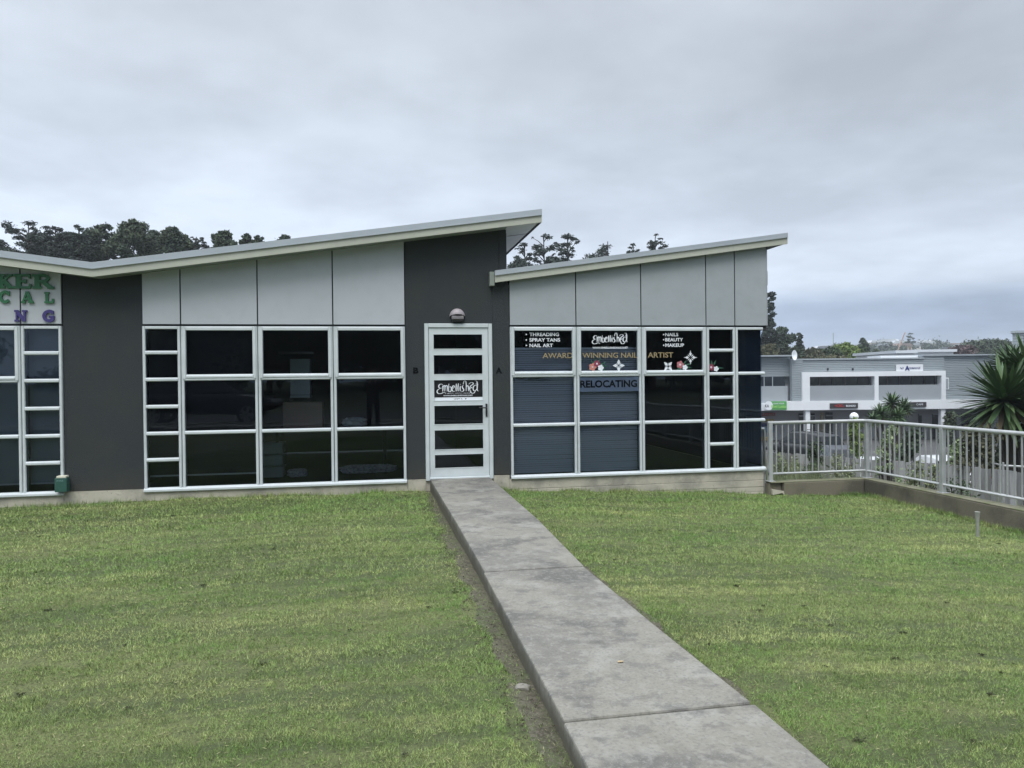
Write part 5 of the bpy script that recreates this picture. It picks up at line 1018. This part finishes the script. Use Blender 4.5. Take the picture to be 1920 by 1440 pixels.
# dark clumps of cut grass
n = 900; P = lawn_points(n, -8.4, -.2)[:110]; P = P[np.abs(P[:, 0]-1.15) > .55]; bl = [(p[0], p[1], p[2]+.014, s_*1.6, s_, s_*.45) for p, s_ in zip(P, RNG.uniform(.006, .017, len(P)))]
V_, F_ = leafcloud(bl, 2600, .006, RNG, flat=.5); tag(npmesh('cut_grass_clumps', V_, F_, mat('clump', (.055, .065, .028), .95, island=.4)), 'small dark clumps of wet clippings dotted over the lawn', 'grass clippings', kind='stuff')
ys_ = np.linspace(-12.3, -.02, 160)
def strip(x0f, x1f, nm):
    V_ = []; F_ = []
    for i, yy in enumerate(ys_):
        a0, a1 = x0f(yy), x1f(yy)
        for k in range(4): xx = a0+(a1-a0)*k/3; V_.append((xx, yy, float(lawn_z(xx, yy))+(-.004 if k in (0,) else .004)))
    for i in range(len(ys_)-1):
        for k in range(3): F_.append((i*4+k, i*4+k+1, i*4+k+5, i*4+k+4))
    tag(npmesh(nm, V_, F_, M['trench'], smooth=True), kind='structure')
M['trench'] = mat('trench_soil', (0.105, 0.098, 0.066), 1, var=[(4, (0.085, 0.105, 0.045), 0.9, 0.46, 0.56), (16, (0.06, 0.052, 0.036), 0.8, 0.5, 0.6), (60, (0.17, 0.155, 0.12), 0.7, 0.52, 0.62)], bump=(45, 1.0, 0.02))
strip(lambda y: .668+.012*y-.03*math.sin(y*5.1)-.03*math.sin(y*11.7+1), lambda y: .765, 'soil_strip')
strip(lambda y: 1.50, lambda y: 1.61+.015*math.sin(y*6)+.015*math.sin(y*13), 'soil_strip')
# crumbs of soil and grit in the trench beside the path
n = 1500; y = RNG.uniform(-9, -.1, n); x = .735-RNG.random(n)*.20; bl = [(a_, b_, float(lawn_z(a_, b_))+.004, s_, s_, s_*.6) for a_, b_, s_ in zip(x, y, RNG.uniform(.004, .014, n))]
V_, F_ = leafcloud(bl, 5000, .005, RNG); tag(npmesh('soil_crumbs', V_, F_, mat('crumbs', (.085, .075, .05), 1, island=.5)), 'crumbs of brown soil and grit along the left edge of the path', 'soil', kind='stuff')
# ------------------------------------------------------------------ behind the photographer (seen mirrored in the glass)
g = random.Random(9)
for k in range(14):
    x = -9.5+k*3.4; y = -37+g.uniform(-3, 3); R = g.uniform(3.2, 4.4); top = g.uniform(9, 12) if x > -8 else 5; bl = []
    for q in range(14):
        a_ = g.uniform(0, 6.28); rr_ = R*g.uniform(.2, .75); rb = R*g.uniform(.35, .55); bl.append((x+rr_*math.cos(a_), y+rr_*math.sin(a_), 2+(top-3)*(q+.5)/14, rb, rb, rb*.8))
    tree('tree', ['leafy tree number %s' % k][0] if False else 'dark roadside tree mirrored in the windows', x, y, .6, top, bl, 3200, .42, 'darkleaf', 'roadside trees behind the photographer')
for k in range(6):
    x = -14-k*5; y = -40+g.uniform(-3, 3); R = g.uniform(2.2, 2.8); top = g.uniform(3.4, 4.6); bl = [(x+g.uniform(-1.8, 1.8), y+g.uniform(-1.5, 1.5), 1.2+g.uniform(0, top-2), 1.1, 1.1, .9) for q in range(9)]
    tree('bush', 'low dark roadside bush mirrored in the left windows', x, y, .6, top, bl, 700, .28, 'darkleaf', 'low bushes behind the photographer')
# the photographer
ps = thing('person', 'person in dark clothes holding up a phone, mirrored faintly in the window', 'person', (0, -10.75, -.09))
def skinned(name, verts, edges, mat_, parent, sub=2):
    me = bpy.data.meshes.new(name); me.from_pydata([v[:3] for v in verts], edges, []); me.materials.append(mat_); o = bpy.data.objects.new(name, me); COL.objects.link(o); o.parent = parent
    sk = o.modifiers.new('skin', 'SKIN'); sk.use_smooth_shade = True
    for i, v in enumerate(verts): r_ = v[3]; me.skin_vertices[0].data[i].radius = (r_ if isinstance(r_, tuple) else (r_, r_))
    me.skin_vertices[0].data[0].use_root = True
    s_ = o.modifiers.new('sub', 'SUBSURF'); s_.levels = 1; s_.render_levels = sub; return o
cloth = mat('dark_clothes', (.012, .013, .018), .9); skin = mat('skin', (.42, .27, .20), .6); hair = mat('dark_hair', (.02, .015, .012), .7)
vv = [(0, 0, .92, .15), (0, 0, 1.10, .135), (0, .01, 1.32, .15), (0, .01, 1.44, .07), (0, .03, 1.52, .055), (0, .05, 1.62, .085), (0, .045, 1.70, .08),
      (-.17, .01, 1.38, .055), (-.24, .06, 1.14, .045), (-.10, .30, 1.34, .032), (.17, .01, 1.38, .055), (.24, .06, 1.14, .045), (.10, .30, 1.34, .032),
      (-.10, 0, .84, .10), (-.11, .01, .48, .065), (-.11, -.02, .10, .045), (-.12, .10, .045, .04), (.10, 0, .84, .10), (.11, .01, .48, .065), (.11, -.02, .10, .045), (.12, .10, .045, .04)]
ee = [(0, 1), (1, 2), (2, 3), (3, 4), (4, 5), (5, 6), (2, 7), (7, 8), (8, 9), (2, 10), (10, 11), (11, 12), (0, 13), (13, 14), (14, 15), (15, 16), (0, 17), (17, 18), (18, 19), (19, 20)]
skinned('body', vv, ee, cloth, ps)
hdm = MB(); hdm.lathe([(.02, -.11), (.055, -.10), (.075, -.05), (.088, .02), (.085, .07), (.06, .11), (.02, .125)], (0, -10.69, 1.57), 16); fo = hdm.build('face', skin, ps, smooth=True)
nz_ = MB().tube([(0, -10.60, 1.60), (0, -10.578, 1.565)], [.008, .014], 6); nz_.build('nose', skin, fo)
for s_ in (-1, 1): MB().lathe([(.004, -.008), (.011, 0), (.004, .008)], (s_*.032, -10.606, 1.60), 8).build('eye', hair, fo)
MB().box(-.025, .025, -10.612, -10.604, 1.525, 1.533).build('mouth', mat('lips', (.3, .12, .1), .6), fo)
hm = MB(); hm.lathe([(.09, -.02), (.098, .03), (.09, .09), (.05, .135), (.01, .145)], (0, -10.705, 1.575), 16); hm.build('hair', hair, ps, smooth=True)
for s_ in (-1, 1):
    hx = s_*.095; pv = [(hx, .30, 1.34, .028), (hx-s_*.01, .335, 1.38, .032)]; pe = [(0, 1)]
    for k in range(4):
        i = len(pv); z = 1.355+.022*k; pv += [(hx-s_*.02, .355, z+.01, .011), (hx-s_*.035, .385, z+.012, .010), (hx-s_*.048, .388-.004*k, z+.012, .009)]; pe += [(1, i), (i, i+1), (i+1, i+2)]
    i = len(pv); pv += [(hx-s_*.015, .325, 1.41, .012), (hx-s_*.035, .345, 1.43, .010)]; pe += [(1, i), (i, i+1)]
    skinned('hand', pv, pe, skin, ps, 1)
ph = single('phone', MB().box(-.075, .075, -10.376, -10.368, 1.335, 1.405), M['black'], 'black phone held up in both hands of the mirrored person', 'phone', bevel=.006)
for o in LOCALS:
    if '_local' in o: del o['_local']
for o in bpy.data.objects:
    if '_local' in o: del o['_local']

# thin humid air: far trees and the hill pale a little
hz = MB().box(-700, 700, -210, 720, -4.95, 27).build('haze', M['earth']); hz.data.materials.clear()
hm_ = bpy.data.materials.new('haze'); hm_.use_nodes = True; t_ = hm_.node_tree; t_.nodes.clear(); o_ = t_.nodes.new('ShaderNodeOutputMaterial'); v_ = t_.nodes.new('ShaderNodeVolumePrincipled')
v_.inputs['Color'].default_value = (0.86, 0.93, 1.0, 1); v_.inputs['Density'].default_value = 0.0006; t_.links.new(v_.outputs[0], o_.inputs['Volume']); hz.data.materials.append(hm_)
tag(hz, 'thin pale haze over the far trees and hillside', 'haze', kind='stuff')
